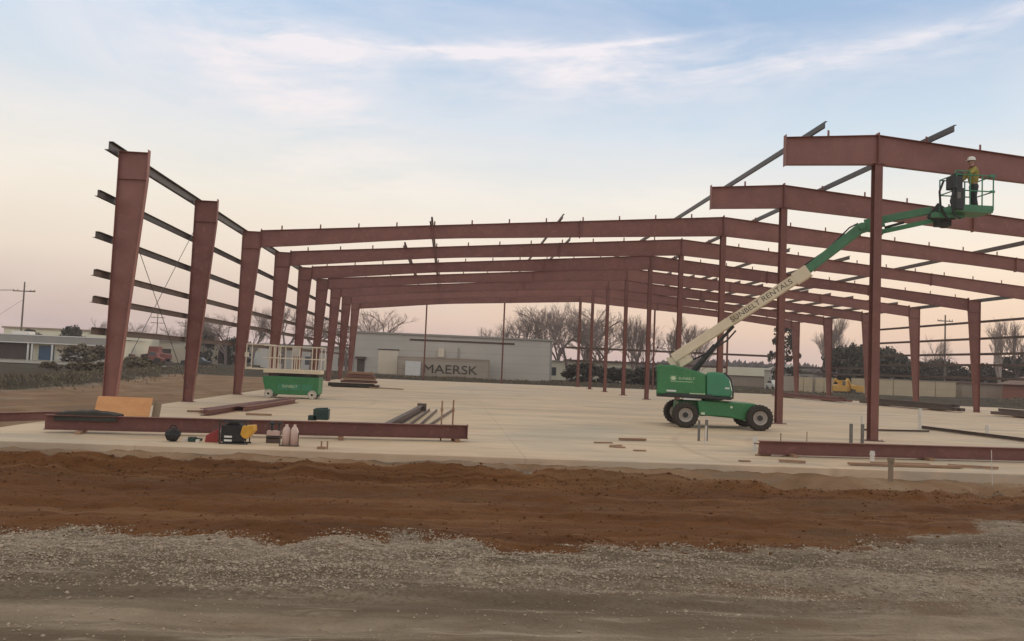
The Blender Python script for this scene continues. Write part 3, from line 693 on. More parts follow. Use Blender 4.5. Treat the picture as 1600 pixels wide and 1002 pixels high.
ml = Matrix((dirn, up_b, dirn.cross(up_b))).transposed().to_4x4()
text_part('boom_lettering', 'SUNBELT RENTALS', .255, M['letter'], boom, Matrix.Translation(ctr) @ ml, .003, 1.15)
fl = MB(); fl.bar(P1-dirn*.4, P2, .22, .27, .24, .33); fly = fl.build('fly_boom', M['green_dull'], lift, bevel=.02)
hs = MB(); hs.path([P1+up_b*.24, P1+dirn*.9+up_b*.25, P2-dirn*.3+up_b*.22, P2+up_b*.18], .025); hs.build('hose_carrier', M['hose'], fly)
cyl = MB(); cyl.tube(LX((19.05,3.78,1.95)), LX((19.75,3.40,2.95)), .10); cyl.tube(LX((19.75,3.40,2.95)), LX((20.3,3.10,3.66)), .055)
cyl.build('lift_cylinder', M['dark'], lift)
cyl = MB(); cyl.path([LX((18.85,3.9,2.3)), LX((19.4,3.5,2.62)), LX((20.1,3.14,3.15)), LX((20.35,3.0,3.5))], .03); cyl.build('hydraulic_hose', M['hose'], lift)
# jib and knuckle
J0 = P2+Vector((.03,-.02,.02)); J1 = Vector(LX((25.80,.10,7.58))); K0 = Vector(LX((24.45,.80,6.90))); K1 = Vector(LX((25.86,.06,7.24)))
kn = MB(); kn.bar(J0-dirn*.1, Vector(LX((24.55,.75,7.20))), .24, .34, .2, .2); kn.tube(J0-side_r*.18, J0+side_r*.18, .13); kn.tube(K0-side_r*.15, K0+side_r*.15, .1)
kn.bar(J0+Vector((.1,-.05,-.1)), K0, .16, .12); kn.build('knuckle', M['green_dull'], lift, bevel=.015)
jb = MB(); jb.bar(J0+Vector((.05,-.02,.12)), J1, .16, .24); jib = jb.build('jib', M['green_dull'], lift, bevel=.015)
jl = MB(); jl.bar(K0, K1, .10, .14); jl.build('jib_link', M['green'], jib)
jc = MB(); jc.tube(K0+Vector((.1,-.05,.14)), (J0+J1)/2+Vector((.2,-.1,-.13)), .045); jc.build('jib_cylinder', M['dark'], jib)
rt = MB(); rt.bar(J1, Vector(LX((26.05,-.02,7.38))), .22, .55); rt.box(*(LX((25.85,0,0))[0], LX((26.25,0,0))[0]), LX((0,-.28,0))[1], LX((0,.12,0))[1], 7.02, 7.50)
rt.tube(LX((26.1,-.1,6.98)), LX((26.1,-.1,7.55)), .13); rt.build('rotator', M['dark'], lift, bevel=.02)
# work platform
bx, by, bz = 26.55, -.52, 7.46
pf = MB(); X0, X1, Y0, Y1 = LX((25.95,0,0))[0], LX((27.17,0,0))[0], LX((0,-.98,0))[1], LX((0,-.08,0))[1]
pf.box(X0, X1, Y0, Y1, bz-.09, bz-.02)
for yy in (Y0, Y1): pf.box(X0, X1, yy-.008, yy+.008, bz-.02, bz+.13)
for xx in (X0, X1): pf.box(xx-.008, xx+.008, Y0+.01, Y1-.01, bz-.02, bz+.13)
pf.box(X0-.5, X0+.5, (Y0+Y1)/2-.1, (Y0+Y1)/2+.1, bz-.24, bz-.09)
basket = pf.build('platform', M['green_dull'], lift)
rl = MB(); rr_ = .021
for z in (.58, 1.08):
    rl.path([(X0,Y0,bz+z),(X1,Y0,bz+z),(X1,Y1,bz+z),(X0,Y1,bz+z),(X0,Y0,bz+z)], rr_, 8)
for xx in (X0, X0+.45, X0+.85, X1):
    for yy in (Y0, Y1): rl.tube((xx,yy,bz-.02), (xx,yy,bz+1.08), rr_, n=8)
rl.path([(X0-.02,Y0+.1,bz+1.08),(X0+.05,Y0+.1,bz+1.22),(X0+.5,Y0+.1,bz+1.22),(X0+.52,Y0+.1,bz+1.08)], rr_, 8)
rl.box(X1-.12, X1+.06, Y0-.03, Y0+.03, bz+1.05, bz+1.13); rl.box(X1-.1, X1+.04, Y0-.025, Y0+.025, bz+.55, bz+.62)
rl.build('guard_rail', M['green_panel'], basket)
cn = MB(); cn.box(X0-.14, X0+.20, Y0-.02, Y0+.35, bz+.62, bz+1.02); cn.prism([(X0-.1,bz+1.0),(X0+.25,bz+1.0),(X0+.22,bz+1.18),(X0,bz+1.14)], Y0+.02, Y0+.3)
cn.box(X0-.04, X0+.22, Y0-.07, Y0+.2, bz-.05, bz+.64); con = cn.build('control_console', M['dark'], basket, bevel=.02)
lv = MB()
for i in range(3): lv.tube((X0-.1+.11*i, Y0+.1, bz+1.0), (X0-.1+.11*i, Y0+.1, bz+1.12), .018, n=6)
lv.box(X0-.01, X0+.1, Y0-.075, Y0-.06, bz+.3, bz+.5)
lv.build('levers', M['conduit'], con)
hh = MB(); hh.path([(X0-.3,Y0+.2,bz+.9),(X0-.42,Y0+.22,bz+.55),(X0-.36,Y0+.25,bz+.05),(X0-.1,Y0+.3,bz-.3),(X0+.15,Y0+.3,bz-.28)], .035)
hh.path([(X0-.1,Y0-.03,bz+.6),(X0-.2,Y0-.02,bz+.2),(X0-.05,Y0,bz-.25),(X0+.2,Y0+.1,bz-.3)], .03); hh.build('control_hose', M['hose'], basket)

# ------------------------------------------------------------------ worker in the platform
def skin_mesh(name, joints, edges, m, parent, root=0, sub=2):
    me = bpy.data.meshes.new(name); me.from_pydata([j[0] for j in joints], edges, []); me.materials.append(m)
    o = bpy.data.objects.new(name, me); S.collection.objects.link(o); o.parent = parent
    sk = o.modifiers.new('skin', 'SKIN'); sk.use_smooth_shade = True
    for v, j in zip(me.skin_vertices[0].data, joints):
        r_ = j[1]; v.radius = (r_, r_) if isinstance(r_, (int, float)) else r_
    me.skin_vertices[0].data[root].use_root = True
    ss = o.modifiers.new('sub', 'SUBSURF'); ss.levels = sub; ss.render_levels = sub
    return o
wk = thing('person', 'worker in white hard hat and olive yellow shirt standing in the raised lift platform', 'person', (26.80, -.55, 7.45), R(0))
# facing left (towards -X) with one arm reaching to the console; y is across the body
bj = [((0,0,.92),.09), ((-.02,0,1.10),.10), ((-.05,0,1.32),.15), ((-.06,0,1.42),.07), ((-.075,0,1.49),.05), ((-.09,0,1.56),.075), ((-.085,0,1.64),.09), ((-.08,0,1.70),.065),
      ((.0,-.08,.86),.075), ((-.06,-.12,.50),.062), ((.02,-.12,.10),.045), ((-.12,-.12,.04),.04),
      ((.02,.08,.86),.075), ((.02,.13,.50),.062), ((.10,.13,.10),.045), ((-.04,.13,.04),.04),
      ((-.06,-.19,1.36),.058), ((-.24,-.24,1.20),.043), ((-.48,-.20,1.22),.032), ((-.53,-.19,1.22),.03), ((-.57,-.19,1.215),.026),
      ((-.06,.19,1.36),.058), ((-.16,.25,1.12),.043), ((-.38,.20,1.05),.032), ((-.43,.19,1.05),.03), ((-.47,.185,1.045),.026)]
be = [(0,1),(1,2),(2,3),(3,4),(4,5),(5,6),(6,7),(0,8),(8,9),(9,10),(10,11),(0,12),(12,13),(13,14),(14,15),(2,16),(16,17),(17,18),(18,19),(19,20),(2,21),(21,22),(22,23),(23,24),(24,25)]
for hb0, sgn in ((20,-1), (25,1)):                    # fingers and thumb
    hx, hy, hz = bj[hb0][0]
    for i, (dy, ln) in enumerate(((-.027,.062),(-.009,.072),(.009,.068),(.027,.052))):
        n0 = len(bj); bj += [((hx-.02, hy+dy, hz), .009), ((hx-.02-ln*.55, hy+dy*1.15, hz-.006), .0085), ((hx-.02-ln*.9, hy+dy*1.1, hz-.03), .0075)]
        be += [(hb0, n0), (n0, n0+1), (n0+1, n0+2)]
    n0 = len(bj); bj += [((hx+.02, hy-sgn*.035, hz-.01), .011), ((hx-.02, hy-sgn*.055, hz-.03), .009)]; be += [(hb0, n0), (n0, n0+1)]
skin_mesh('body', bj, be, M['skin'], wk, 0, 2)
fc_ = MB(); fc_.blob((-.182,0,1.60),.022,.016,.022,1,.05,8,5); fc_.blob((-.09,-.088,1.61),.02,.012,.03,2,.05,8,5); fc_.blob((-.09,.088,1.61),.02,.012,.03,2,.05,8,5); fc_.build('face_features', M['skin'], wk, smooth=True)
ey = MB(); ey.blob((-.168,-.034,1.635),.01,.013,.008,1,0,8,5); ey.blob((-.168,.034,1.635),.01,.013,.008,1,0,8,5); ey.box(-.176,-.168,-.024,.024,1.556,1.562); ey.build('eyes_and_mouth', M['dark'], wk)
sj = [((0,0,.84),.16), ((-.02,0,1.10),.15), ((-.05,0,1.32),.172), ((-.06,0,1.415),.085), ((-.06,-.19,1.37),.078), ((-.24,-.24,1.20),.062), ((-.40,-.215,1.215),.052), ((-.06,.19,1.37),.078), ((-.16,.25,1.12),.062), ((-.31,.215,1.07),.052)]
skin_mesh('shirt', sj, [(0,1),(1,2),(2,3),(2,4),(4,5),(5,6),(2,7),(7,8),(8,9)], M['hivis'], wk, 0, 2)
vj = [((.03,0,1.02),.13), ((.045,0,1.2),.125), ((.03,0,1.36),.12)]
skin_mesh('vest_back', vj, [(0,1),(1,2)], M['vest'], wk, 0, 2)
tj = [((0,0,.96),.135), ((0,0,.86),.13), ((-.01,-.095,.74),.10), ((-.06,-.12,.50),.08), ((.02,-.12,.13),.066), ((.02,.095,.74),.10), ((.02,.13,.50),.08), ((.10,.13,.13),.066)]
skin_mesh('trousers', tj, [(0,1),(1,2),(2,3),(3,4),(1,5),(5,6),(6,7)], M['trouser'], wk, 0, 2)
bo = MB()
for ox, oy in ((.02,-.12), (.10,.13)): bo.blob((ox-.07,oy,.045),.15,.055,.06,1,.05,12,6,flat=0.0)
bo.build('boots', M['bag'], wk, smooth=True)
ht = MB(); ht.lathe([(.135,1.665),(.125,1.67),(.122,1.72),(.10,1.775),(.05,1.80),(.001,1.805)], (-.085,0,0), 'z', 20); ht.prism([(-.27,1.652),(-.18,1.668),(-.18,1.676),(-.27,1.662)], -.08, .08)
ht.build('hard_hat', M['white'], wk, smooth=True)

# ------------------------------------------------------------------ scissor lift
sc = thing('scissor_lift', 'green scissor lift with cream guard rails parked by the left columns', 'scissor lift', (3.05, 13.9, 0), R(0))
b1 = MB(); b1.prism([(-1.12,.20),(-1.18,.42),(-1.28,.78),(-1.30,1.0),(1.27,1.0),(1.27,.22),(1.0,.17),(-.8,.17)], -.60, .60); body = b1.build('chassis', M['green'], sc, bevel=.03)
b2 = MB()
for i in range(3): b2.box(-.6+.55*i, -.12+.55*i, -.618, -.602, .38, .66)
b2.build('side_panels', M['green_panel'], body)
text_part('side_lettering', 'SUNBELT', .17, M['hoodtxt'], body, Matrix.Translation((-.05,-.622,.55)) @ RX)
for i in range(4):
    z = 1.02+i*.05
    pass
ar = MB()
for i in range(3):
    z = 1.01+.045*i; ar.bar((-1.05,-.45,z), (1.05,-.45,z+.03), .04, .035); ar.bar((-1.05,.45,z+.03), (1.05,.45,z), .04, .035)
ar.build('scissor_arms', M['dark'], sc)
for sx, sy in ((-.98,-1), (.99,-1), (-.98,1), (.99,1)):
    w_ = MB(); w_.lathe([(.001,sy*.72),(.07,sy*.72),(.08,sy*.70),(.13,sy*.70),(.14,sy*.72),(.145,sy*.56)], (sx,0,.2), 'y', 20); wv_ = w_.build('wheel', M['rail'], sc)
    t_ = MB(); t_.lathe([(.14,sy*.715),(.19,sy*.715),(.20,sy*.70),(.20,sy*.58),(.14,sy*.56)], (sx,0,.2), 'y', 24); t_.build('tyre', M['rim'], wv_)
    h_ = MB(); h_.lathe([(.001,sy*.735),(.055,sy*.735),(.055,sy*.70)], (sx,0,.2), 'y', 12); h_.build('hub', M['dark'], wv_)
pl = MB(); pl.box(-1.28,1.30,-.62,.62,1.15,1.33); pl.box(-2.12,-1.28,-.56,.56,1.27,1.33); deck = pl.build('platform_deck', M['cream'], sc, bevel=.01)
gr2 = MB(); z0 = 1.33
for z in (.50, 1.06):
    gr2.path([(-1.3,-.6,z0+z),(1.32,-.6,z0+z),(1.32,.6,z0+z),(-1.3,.6,z0+z)], .024)
for xx in (-1.05, -.55, 0., .12, .9, 1.32):
    for yy in (-.6, .6): gr2.tube((xx,yy,z0), (xx,yy,z0+1.06), .024)
gr2.build('guard_rail', M['rail'], deck)
gr3 = MB()
gr3.path([(-1.0,-.54,z0+1.10),(-2.1,-.54,z0+1.10),(-2.1,.54,z0+1.10),(-1.0,.54,z0+1.10)], .024); gr3.path([(-1.0,-.54,z0+.45),(-1.1,-.54,z0+.45)], .022)
for xx in (-2.1, -1.0, -.86):
    for yy in (-.54, .54): gr3.tube((xx,yy,z0), (xx,yy,z0+1.10), .024)
gr3.path([(-2.1,-.54,z0+.02),(-2.1,.54,z0+.02)], .024)
gr3.box(-2.16,-2.0,-.6,-.5,z0+.5,z0+.72)
gr3.build('extension_rail', M['rail'], deck)
cb = MB(); cb.box(.02,.3,-.64,-.5,z0+.62,z0+1.0); cb.build('control_box', M['rim'], deck)

# ------------------------------------------------------------------ steel lying on the slab
def loose(name, label, cat, mb, m, group=None, bevel=0.):
    o = mb.build(name, m, None, bevel=bevel); return tag(o, label, cat, group)
m = MB(); m.ibeam((1.28,-6.35,.235), (10.78,-5.05,.235), .33, .2, .016, .012)
m.box(10.765,10.78,-5.15,-4.95,.06,.42)
loose('steel_beam', 'long red I beam lying on blocks behind the tools at the left front of the slab', 'beam', m, M['primer_dark'])
m = MB(); m.ibeam((17.8,-6.12,.20), (27.6,-5.25,.20), .32, .2, .016, .012)
loose('steel_beam', 'long red I beam lying by the nearest ridge column and cut by the right picture edge', 'beam', m, M['primer_dark'])
for (x, y, rz, lab) in ((2.05,-6.3,.14,'timber block under the left end of the long red beam'), (7.75,-5.62,.14,'timber block under the middle of the left red beam'),
                   (10.5,-5.1,.14,'timber block under the right end of the left red beam'), (18.6,-6.05,.09,'timber block under the left end of the right red beam'), (22.2,-5.75,.09,'timber block under the right red beam past the ridge column')):
    m = MB(); m.box(-.06,.06,-.28,.28,0.0,.065); o = loose('timber_block', lab, 'timber block', m, M['timber'], 'timber blocks under the beams'); o.location = (x,y,.004); o.rotation_euler = (0,0,rz)
m = MB(); m.ibeam((-.9,-4.2,.12), (1.1,-1.6,.12), .22, .14)
loose('steel_beam', 'short dark red beam lying off the left edge of the slab behind the tarpaulin', 'beam', m, M['primer_dark'])
for (a, b_, lab) in (((2.85,.45,.09),(3.55,11.,.09),'longest of the flat red members lying in front of the scissor lift'), ((2.55,1.4,.08),(3.15,7.4,.08),'red member lying left of the longest one before the scissor lift'),
                     ((3.35,3.2,.08),(3.9,9.8,.08),'red member lying right of the longest one before the scissor lift')):
    m = MB(); m.ibeam(a, b_, .16, .28); loose('steel_member', lab, 'steel member', m, M['primer_dark'], 'red members lying before the scissor lift')
for (x, y, l, rz, lab) in ((2.35,1.9,.9,.1,'thin timber batten at the left end of the flat red members'), (4.25,1.5,.8,.05,'thin timber batten at the right of the flat red members')):
    m = MB(); m.box(-l/2,l/2,-.05,.05,0,.06); o = loose('timber_batten', lab, 'batten', m, M['timber'], 'battens by the flat red members'); o.location = (x,y,.004); o.rotation_euler = (0,0,rz)
# flange braces and rods leaning on the left beam
m = MB(); m.ibeam((8.55,-4.6,.13), (9.27,7.2,.13), .2, .17); m.box(9.1,9.45,7.0,7.3,.02,.3)
loose('steel_channel', 'long red brown channel lying on the slab behind the right part of the left beam', 'channel', m, M['girt'])
for i, (a, b_) in enumerate((((9.0,-4.0),(9.57,7.5)), ((9.3,-4.2),(9.86,7.4)), ((9.45,-4.2),(10.45,7.4)))):
    m = MB(); m.bar((a[0],a[1],.05), (b_[0],b_[1],.05), .05, .07)
    loose('steel_bar', ('leftmost','middle','rightmost')[i]+' of the three thin bars lying behind the right end of the left beam', 'bar', m, M['girt'], 'thin bars behind the left beam')
for i, x in enumerate((10.12, 10.40)):
    m = MB(); m.box(x-.02,x+.02,-5.02+.04*i,-4.98+.04*i,.0,.98+.03*i); m.box(x-.035,x+.035,-5.04+.04*i,-4.96+.04*i,.72,.80)
    loose('steel_stand', ('left','right')[i]+' upright of the two thin brown stands behind the right end of the left beam', 'stand', m, M['timber'], 'thin stands behind the left beam')
m = MB(); m.box(7.02,7.38,-5.3,-5.0,.42,.68); m.box(6.9,7.1,-5.3,-5.05,.40,.52); m.tube((7.05,-5.15,.68),(7.35,-5.15,.70),.02,n=6)
loose('tool_case', 'black tool case standing on the flange of the left red beam', 'tool case', m, M['teal'], bevel=.015)
# plywood and tarpaulin on the left
m = MB(); m.add([(1.0,-3.3,.01),(2.25,-2.95,.01),(2.22,-2.6,.62),(.97,-2.95,.62)], [(0,1,2,3)])
m2 = MB(); m2.bar((1.68,-3.1,.01), (1.68,-2.8,.66), 1.42, .018, up=(0,-1,0))
o = loose('plywood_sheet', 'orange plywood sheet leaning behind the tarpaulin at the left front of the slab', 'plywood sheet', m2, M['ply'])
sp_ = MB(); sp_.bar((1.2,-2.62,0.), (1.3,-2.82,.55), .06, .04); sp_.build('prop', M['timber'], o)
m = MB(); m.bar((2.50,-2.9,.01), (2.50,-2.72,.55), .2, .03, up=(0,-1,0)); loose('board', 'narrow grey brown board standing at the right edge of the plywood', 'board', m, M['ply_grey'])
m = MB()
ps = []
nx_, ny_ = 26, 9
for j in range(ny_+1):
    for i in range(nx_+1):
        u, v = i/nx_, j/ny_; x = 1.48+u*1.3; y = -6.15+.14*u+(v-.5)*.5
        hgt = .42+ (.10+.05*noise.noise(Vector((x*3,1,0))))*math.sin(math.pi*min(1,max(0,u)))**.5*math.sin(math.pi*v)**.5 + .02*noise.noise(Vector((x*5,y*5,0)))
        if v in (0., 1.): hgt = .28
        ps.append((x,y,hgt))
m.add(ps, [(j*(nx_+1)+i, j*(nx_+1)+i+1, (j+1)*(nx_+1)+i+1, (j+1)*(nx_+1)+i) for j in range(ny_) for i in range(nx_)])
o = loose('tarpaulin', 'dark bundled tarpaulin draped over the left end of the long red beam', 'tarpaulin', m, M['tarp'])
sdf = o.modifiers.new('solid', 'SOLIDIFY'); sdf.thickness = .02
# tools and gear along the front edge
m = MB(); m.blob((4.40,-7.35,.14),.16,.13,.16,2,.12,14,8,flat=0.); m.path([(4.32,-7.35,.27),(4.36,-7.35,.34),(4.44,-7.35,.34),(4.48,-7.35,.27)],.012,6)
loose('tool_bag', 'small black tool bag alone at the left end of the gear', 'tool bag', m, M['bag'])
m = MB(); m.box(4.72,4.86,-7.35,-7.2,0,.10); m.tube((4.86,-7.28,.06),(5.0,-7.3,.05),.03,n=8); loose('grinder', 'small dark green hand grinder beside the black tool bag', 'grinder', m, M['teal'])
m = MB(); m.box(4.6,4.7,-7.3,-7.2,0,.07); m.box(4.9,4.97,-7.42,-7.34,0,.06); loose('parts_box', 'small pale box of fixings lying next to the grinder', 'box', m, M['pvc'])
m = MB(); m.prism([(5.05,.0),(5.36,.0),(5.36,.22),(5.30,.27),(5.2,.22),(5.08,.15)], -7.3, -7.1); m.tube((5.3,-7.2,.26),(5.36,-7.2,.33),.025,n=8)
fuel = loose('fuel_can', 'red fuel can standing left of the dark green generator', 'fuel can', m, M['red'], bevel=.012)
m = MB(); m.path([(5.36,-7.22,.1),(5.38,-7.22,.32)], .014, 6); m.build('spout', M['white'], fuel)
gn = thing('generator', 'dark green and black generator with a yellow end in the middle of the gear', 'generator', (5.72,-7.35,0))
m = MB(); m.box(-.27,.20,-.2,.16,.05,.40); m.prism([(-.2,.40),(.14,.40),(.08,.47),(-.12,.47)], -.16, .12); m.build('housing', M['bag'], gn, bevel=.02)
m = MB(); m.prism([(.14,.22),(.18,.40),(.42,.42),(.44,.30),(.36,.20),(.28,.12),(.2,.14)], -.22, .06); m.build('yellow_cover', M['yellow'], gn, bevel=.02)
m = MB(); m.path([(-.3,-.2,.03),(-.3,-.2,.48),(.26,-.2,.48),(.26,-.2,.03)],.014,6); m.path([(-.3,.16,.03),(-.3,.16,.48),(.26,.16,.48),(.26,.16,.03)],.014,6); m.box(-.3,.3,-.2,-.17,.0,.03); m.box(-.3,.3,.13,.16,0,.03); m.build('tube_frame', M['dark'], gn)
m = MB(); m.box(-.19,-.03,-.212,-.2,.14,.18); m.box(-.19,-.03,-.212,-.2,.06,.10); m.build('panel_labels', M['white'], gn)
tr_ = thing('torch_cart', 'small cart with a pale box and dark valves standing right of the generator', 'cart', (6.45,-6.95,0))
m = MB(); m.box(-.15,.16,-.1,.1,.10,.15); m.tube((-.14,-.08,.0),(-.14,-.08,.45),.012,n=6); m.tube((.15,-.08,0),(.15,-.08,.42),.012,n=6); m.box(-.13,.13,-.1,.1,0,.12); m.build('frame', M['dkbrown'], tr_)
m = MB(); m.box(-.14,.14,-.11,.08,.17,.27); m.build('tray', M['pink'], tr_)
m = MB(); m.blob((-.05,0,.43),.07,.05,.045,2,.1,8,5); m.blob((.12,0,.43),.06,.05,.035,3,.1,8,5); m.tube((-.05,0,.25),(-.05,0,.42),.03,n=8); m.tube((.1,0,.25),(.1,0,.42),.02,n=8); m.build('valves', M['dark'], tr_)
cy_ = thing('gas_cylinders', 'pair of pale pink cylinders at the right end of the gear', 'cylinders', (6.9,-7.5,0))
for dx in (-.08, .09):
    m = MB(); m.lathe([(.001,.02),(.085,.02),(.085,.33),(.06,.39),(.03,.42),(.03,.46),(.001,.46)], (dx,0,0), 'z', 18); m.build('cylinder', M['pink'], cy_, smooth=True)
m = MB(); m.path([(-.2,-.08,0),(-.2,-.08,.2)],.012,6); m.path([(.19,-.08,0),(.19,-.08,.3)],.012,6); m.box(-.2,.19,-.1,.1,0.,.02); m.build('holder', M['dkbrown'], cy_)
m = MB(); m.box(7.55,7.72,-7.95,-7.85,.004,.05); m.box(7.62,7.65,-7.93,-7.9,.05,.17); m.box(7.74,7.77,-7.9,-7.87,.004,.17); loose('anchor_bolts', 'rusty anchor bolts standing up near the front edge below the black tool case', 'anchor bolts', m, M['timber'])
# plumbing stubs
pipes = [(17.24,-3.7,.52,.022,'pvc','thin white pipe stub left of the two conduits before the boom lift'), (17.45,-2.4,.58,.035,'conduit','left grey conduit standing before the boom lift'), (17.7,-2.3,.60,.045,'conduit','right grey conduit standing before the boom lift'),
         (18.15,-4.9,.35,.05,'pvc','short white pipe stub left of the right hand beam'), (22.2,-1.9,.62,.05,'conduit','left one of two grey conduits behind the right hand beam'), (22.55,-1.9,.62,.05,'conduit','right one of two grey conduits behind the right hand beam'),
         (26.8,6.4,.5,.05,'pvc','white pipe stub standing left of the nearest ridge column base'), (23.86+1.1,2.2,.40,.05,'pvc','white pipe stub standing just right of the nearest ridge column base'), (29.5,6.9,.88,.065,'pvc','tallest white pipe stub on the slab right of the nearest ridge column'),
         (31.5,5.6,.36,.07,'pvc','short thick white pipe stub near the right picture edge'), (20.30,-6.75,.26,.05,'pvc','short bright white pipe stub before the right hand beam'), (20.1,-3.6,.45,.012,'timber','thin bare rod standing behind the left part of the right hand beam'),
         (19.2,-4.0,.42,.014,'timber','thin bare rod standing behind the left end of the right hand beam')]
for x, y, h_, r_, mm, lab in pipes:
    m = MB(); m.lathe([(r_,0),(r_,h_),(r_*.8,h_),(r_*.8,h_-.05),(.001,h_-.05)], (0,0,0), 'z', 14)
    if mm == 'pvc' and r_ > .03: m.lathe([(r_*1.25,h_*.62),(r_*1.25,h_*.8),(r_,h_*.8)], (0,0,0), 'z', 14)
    o = loose('pipe_stub' if r_ > .016 else 'steel_rod', lab, 'pipe' if r_ > .016 else 'rod', m, M[mm], 'pipe stubs standing in the slab' if r_ > .016 else None); o.location = (x,y,.002)
m = MB(); m.bar((18.0,-6.0,.0),(18.0,-6.0,.28),.05,.05); m.bar((17.72,-6.0,.28),(18.25,-6.0,.28),.05,.03); m.bar((17.8,-6.1,0),(17.85,-6.0,.27),.04,.03); m.bar((17.7,-6.16,.02),(18.1,-6.06,.02),.06,.03)
loose('timber_form', 'small timber form standing left of the end of the right hand beam', 'timber form', m, M['timber'])
m = MB(); m.box(19.585,19.665,-8.84,-8.77,-.45,.22); m.box(19.57,19.68,-8.85,-8.76,.22,.31)
loose('marker_post', 'grey square post standing in the dirt before the right hand beam', 'post', m, M['ply_grey'])
m = MB(); m.tube((21.96,-8.70,-.5),(21.92,-8.70,0.54),.008,n=6); loose('survey_stake', 'thin pale survey stake standing at the slab edge near the right picture edge', 'stake', m, M['pvc'])
# timbers lying at the front right, boards on the slab
planks = [((17.75,-7.45),(18.3,-7.6),.09,'short plank by the timber form near the front edge'), ((19.3,-7.62),(22.0,-7.55),.14,'long plank lying along the front edge right of the white stub'), ((20.0,-7.3),(21.4,-7.22),.12,'plank lying close before the right hand beam'),
          ((21.9,-7.2),(22.9,-7.5),.10,'dark plank lying slanted at the right picture edge'), ((15.0,-3.15),(15.75,-3.05),.16,'short round timber lying alone in the middle of the slab')]
for a, b_, w_, lab in planks:
    m = MB(); m.bar((a[0],a[1],.04),(b_[0],b_[1],.04), w_, .05); loose('plank', lab, 'plank', m, M['timber'])
for i, (x, y, l, a) in enumerate(((14.35,-4.2,.5,.2),(14.55,-4.9,.35,.6),(14.9,-6.0,.3,.1),(14.5,-5.3,.4,-.3),(16.9,-7.6,.25,.1))):
    m = MB(); m.box(-l/2,l/2,-.05,.05,.003,.03); m.box(-l/3,l/2.5,.07,.12,.003,.022); o = loose('timber_scrap', ('largest scrap of timber left of the round timber','small scrap of timber below the largest one','scrap of timber nearest the slab edge in the middle','thin scrap of timber in the middle of the scatter','small scrap of timber on the edge below the white thin pipe')[i], 'timber scrap', m, M['timber'], 'timber scraps on the slab')
    o.location = (x,y,.002); o.rotation_euler = (0,0,a)
m = MB(); m.cee((30.0,7.7,.08),(30.6,-.6,.08),.12,.1); loose('steel_channel', 'long dark channel lying on the slab towards the right picture edge', 'channel', m, M['girt'])
m = MB(); m.cee((26.1,4.9,.05),(29.0,5.4,.05),.06,.06); loose('steel_angle', 'thin dark angle lying behind the nearest ridge column base', 'angle', m, M['girt'])
# bundles of members along the right wall and timber stack at the left rear
def bundle(label, pts, w_, h_, m_, name='steel_bundle', grp='bundles of members by the right wall'):
    t_ = thing(name, label, 'bundle', (pts[0][0], pts[0][1], 0), 0, grp)
    d = Vector((pts[1][0]-pts[0][0], pts[1][1]-pts[0][1], 0)); n_ = d.cross(Vector((0,0,1))).normalized(); L = d.length; d.normalize()
    for i in range(4):
        m = MB(); o_ = n_*(i-1.5)*w_/4; e = rnd.uniform(-.4,.4)
        m.bar(o_+d*e+Vector((0,0,.08+h_/4)), o_+d*(L+e)+Vector((0,0,.08+h_/4)), w_/4.6, h_/2.1); m.build('member', m_, t_)
        if i % 3: m = MB(); m.bar(o_+d*(e+.5)+Vector((0,0,.08+h_*.78)), o_+d*(L+e-.3)+Vector((0,0,.08+h_*.78)), w_/4.8, h_/2.2); m.build('member', m_, t_)
    for f_ in (.2, .8):
        m = MB(); m.bar(d*L*f_-n_*w_*.6+Vector((0,0,.04)), d*L*f_+n_*w_*.6+Vector((0,0,.04)), .1, .08); m.build('bearer', M['timber'], t_)
bundle('dark bundle of members nearest the right picture edge along the right wall', ((46.2,14.5),(45.9,26.)), 1., .4, M['girt'])
bundle('dark bundle of members at the foot of the second right wall column', ((45.2,29.),(44.4,40.)), 1.2, .45, M['dkbrown'])
bundle('bundle of red brown members farthest along the right wall', ((43.5,42.),(42.4,54.)), 1.2, .35, M['primer_dark'])
ts = thing('timber_stack', 'stack of red brown timber and steel at the far left end of the slab', 'stack', (4.0, 33.0, 0), R(3))
for i in range(4):
    m = MB(); z = .32+.2*i
    for j in range(5): m.box(-1.1+.15*i, 1.35-.1*i, -1.+.42*j, -.62+.42*j, z, z+.14)
    m.build('layer', M['timber'] if i % 2 else M['primer_dark'], ts)
m = MB(); m.box(-1.7,1.5,-1.2,1.2,.0,.16); m.box(-1.9,1.2,-1.3,-1.1,.05,.30); m.build('bearer', M['tarp'], ts)
m = MB(); m.bar((.9,-1.4,.06),(3.2,-1.8,.04),.5,.05); m.build('loose_board', M['timber'], ts)

# ------------------------------------------------------------------ buildings behind
wh = thing('warehouse', 'long grey ribbed metal warehouse beyond the far end of the slab', 'building', (0,88,-.2))
m = MB(); m.box(-2.6,24.4,0,26,0,5.75); m.build('wall', M['wall_grey'], wh)
m = MB(); m.prism([(-2.8,5.75),(24.6,5.75),(24.6,5.98),(-2.8,5.98)], -.25, 26.2); m.build('roof', M['roofgrey'], wh)
m = MB(); m.box(.8,3.45,-.06,-.02,.35,3.55); m.build('roller_door', M['beige'], wh)
m = MB(); m.box(.7,3.55,-.12,-.02,3.57,3.72); m.build('door_hood', M['dkbrown'], wh)
d_ = MB(); d_.box(-2.0,-1.0,-.08,-.02,.2,2.2); d_.build('door', M['dkbrown'], wh)
m = MB(); m.box(-2.2,-.8,-.7,-.02,2.3,2.55); m.build('awning', M['dkbrown'], wh)
m = MB(); m.box(8.85,9.65,-.5,-.02,2.9,4.1); m.build('vent_unit', M['beige'], wh)
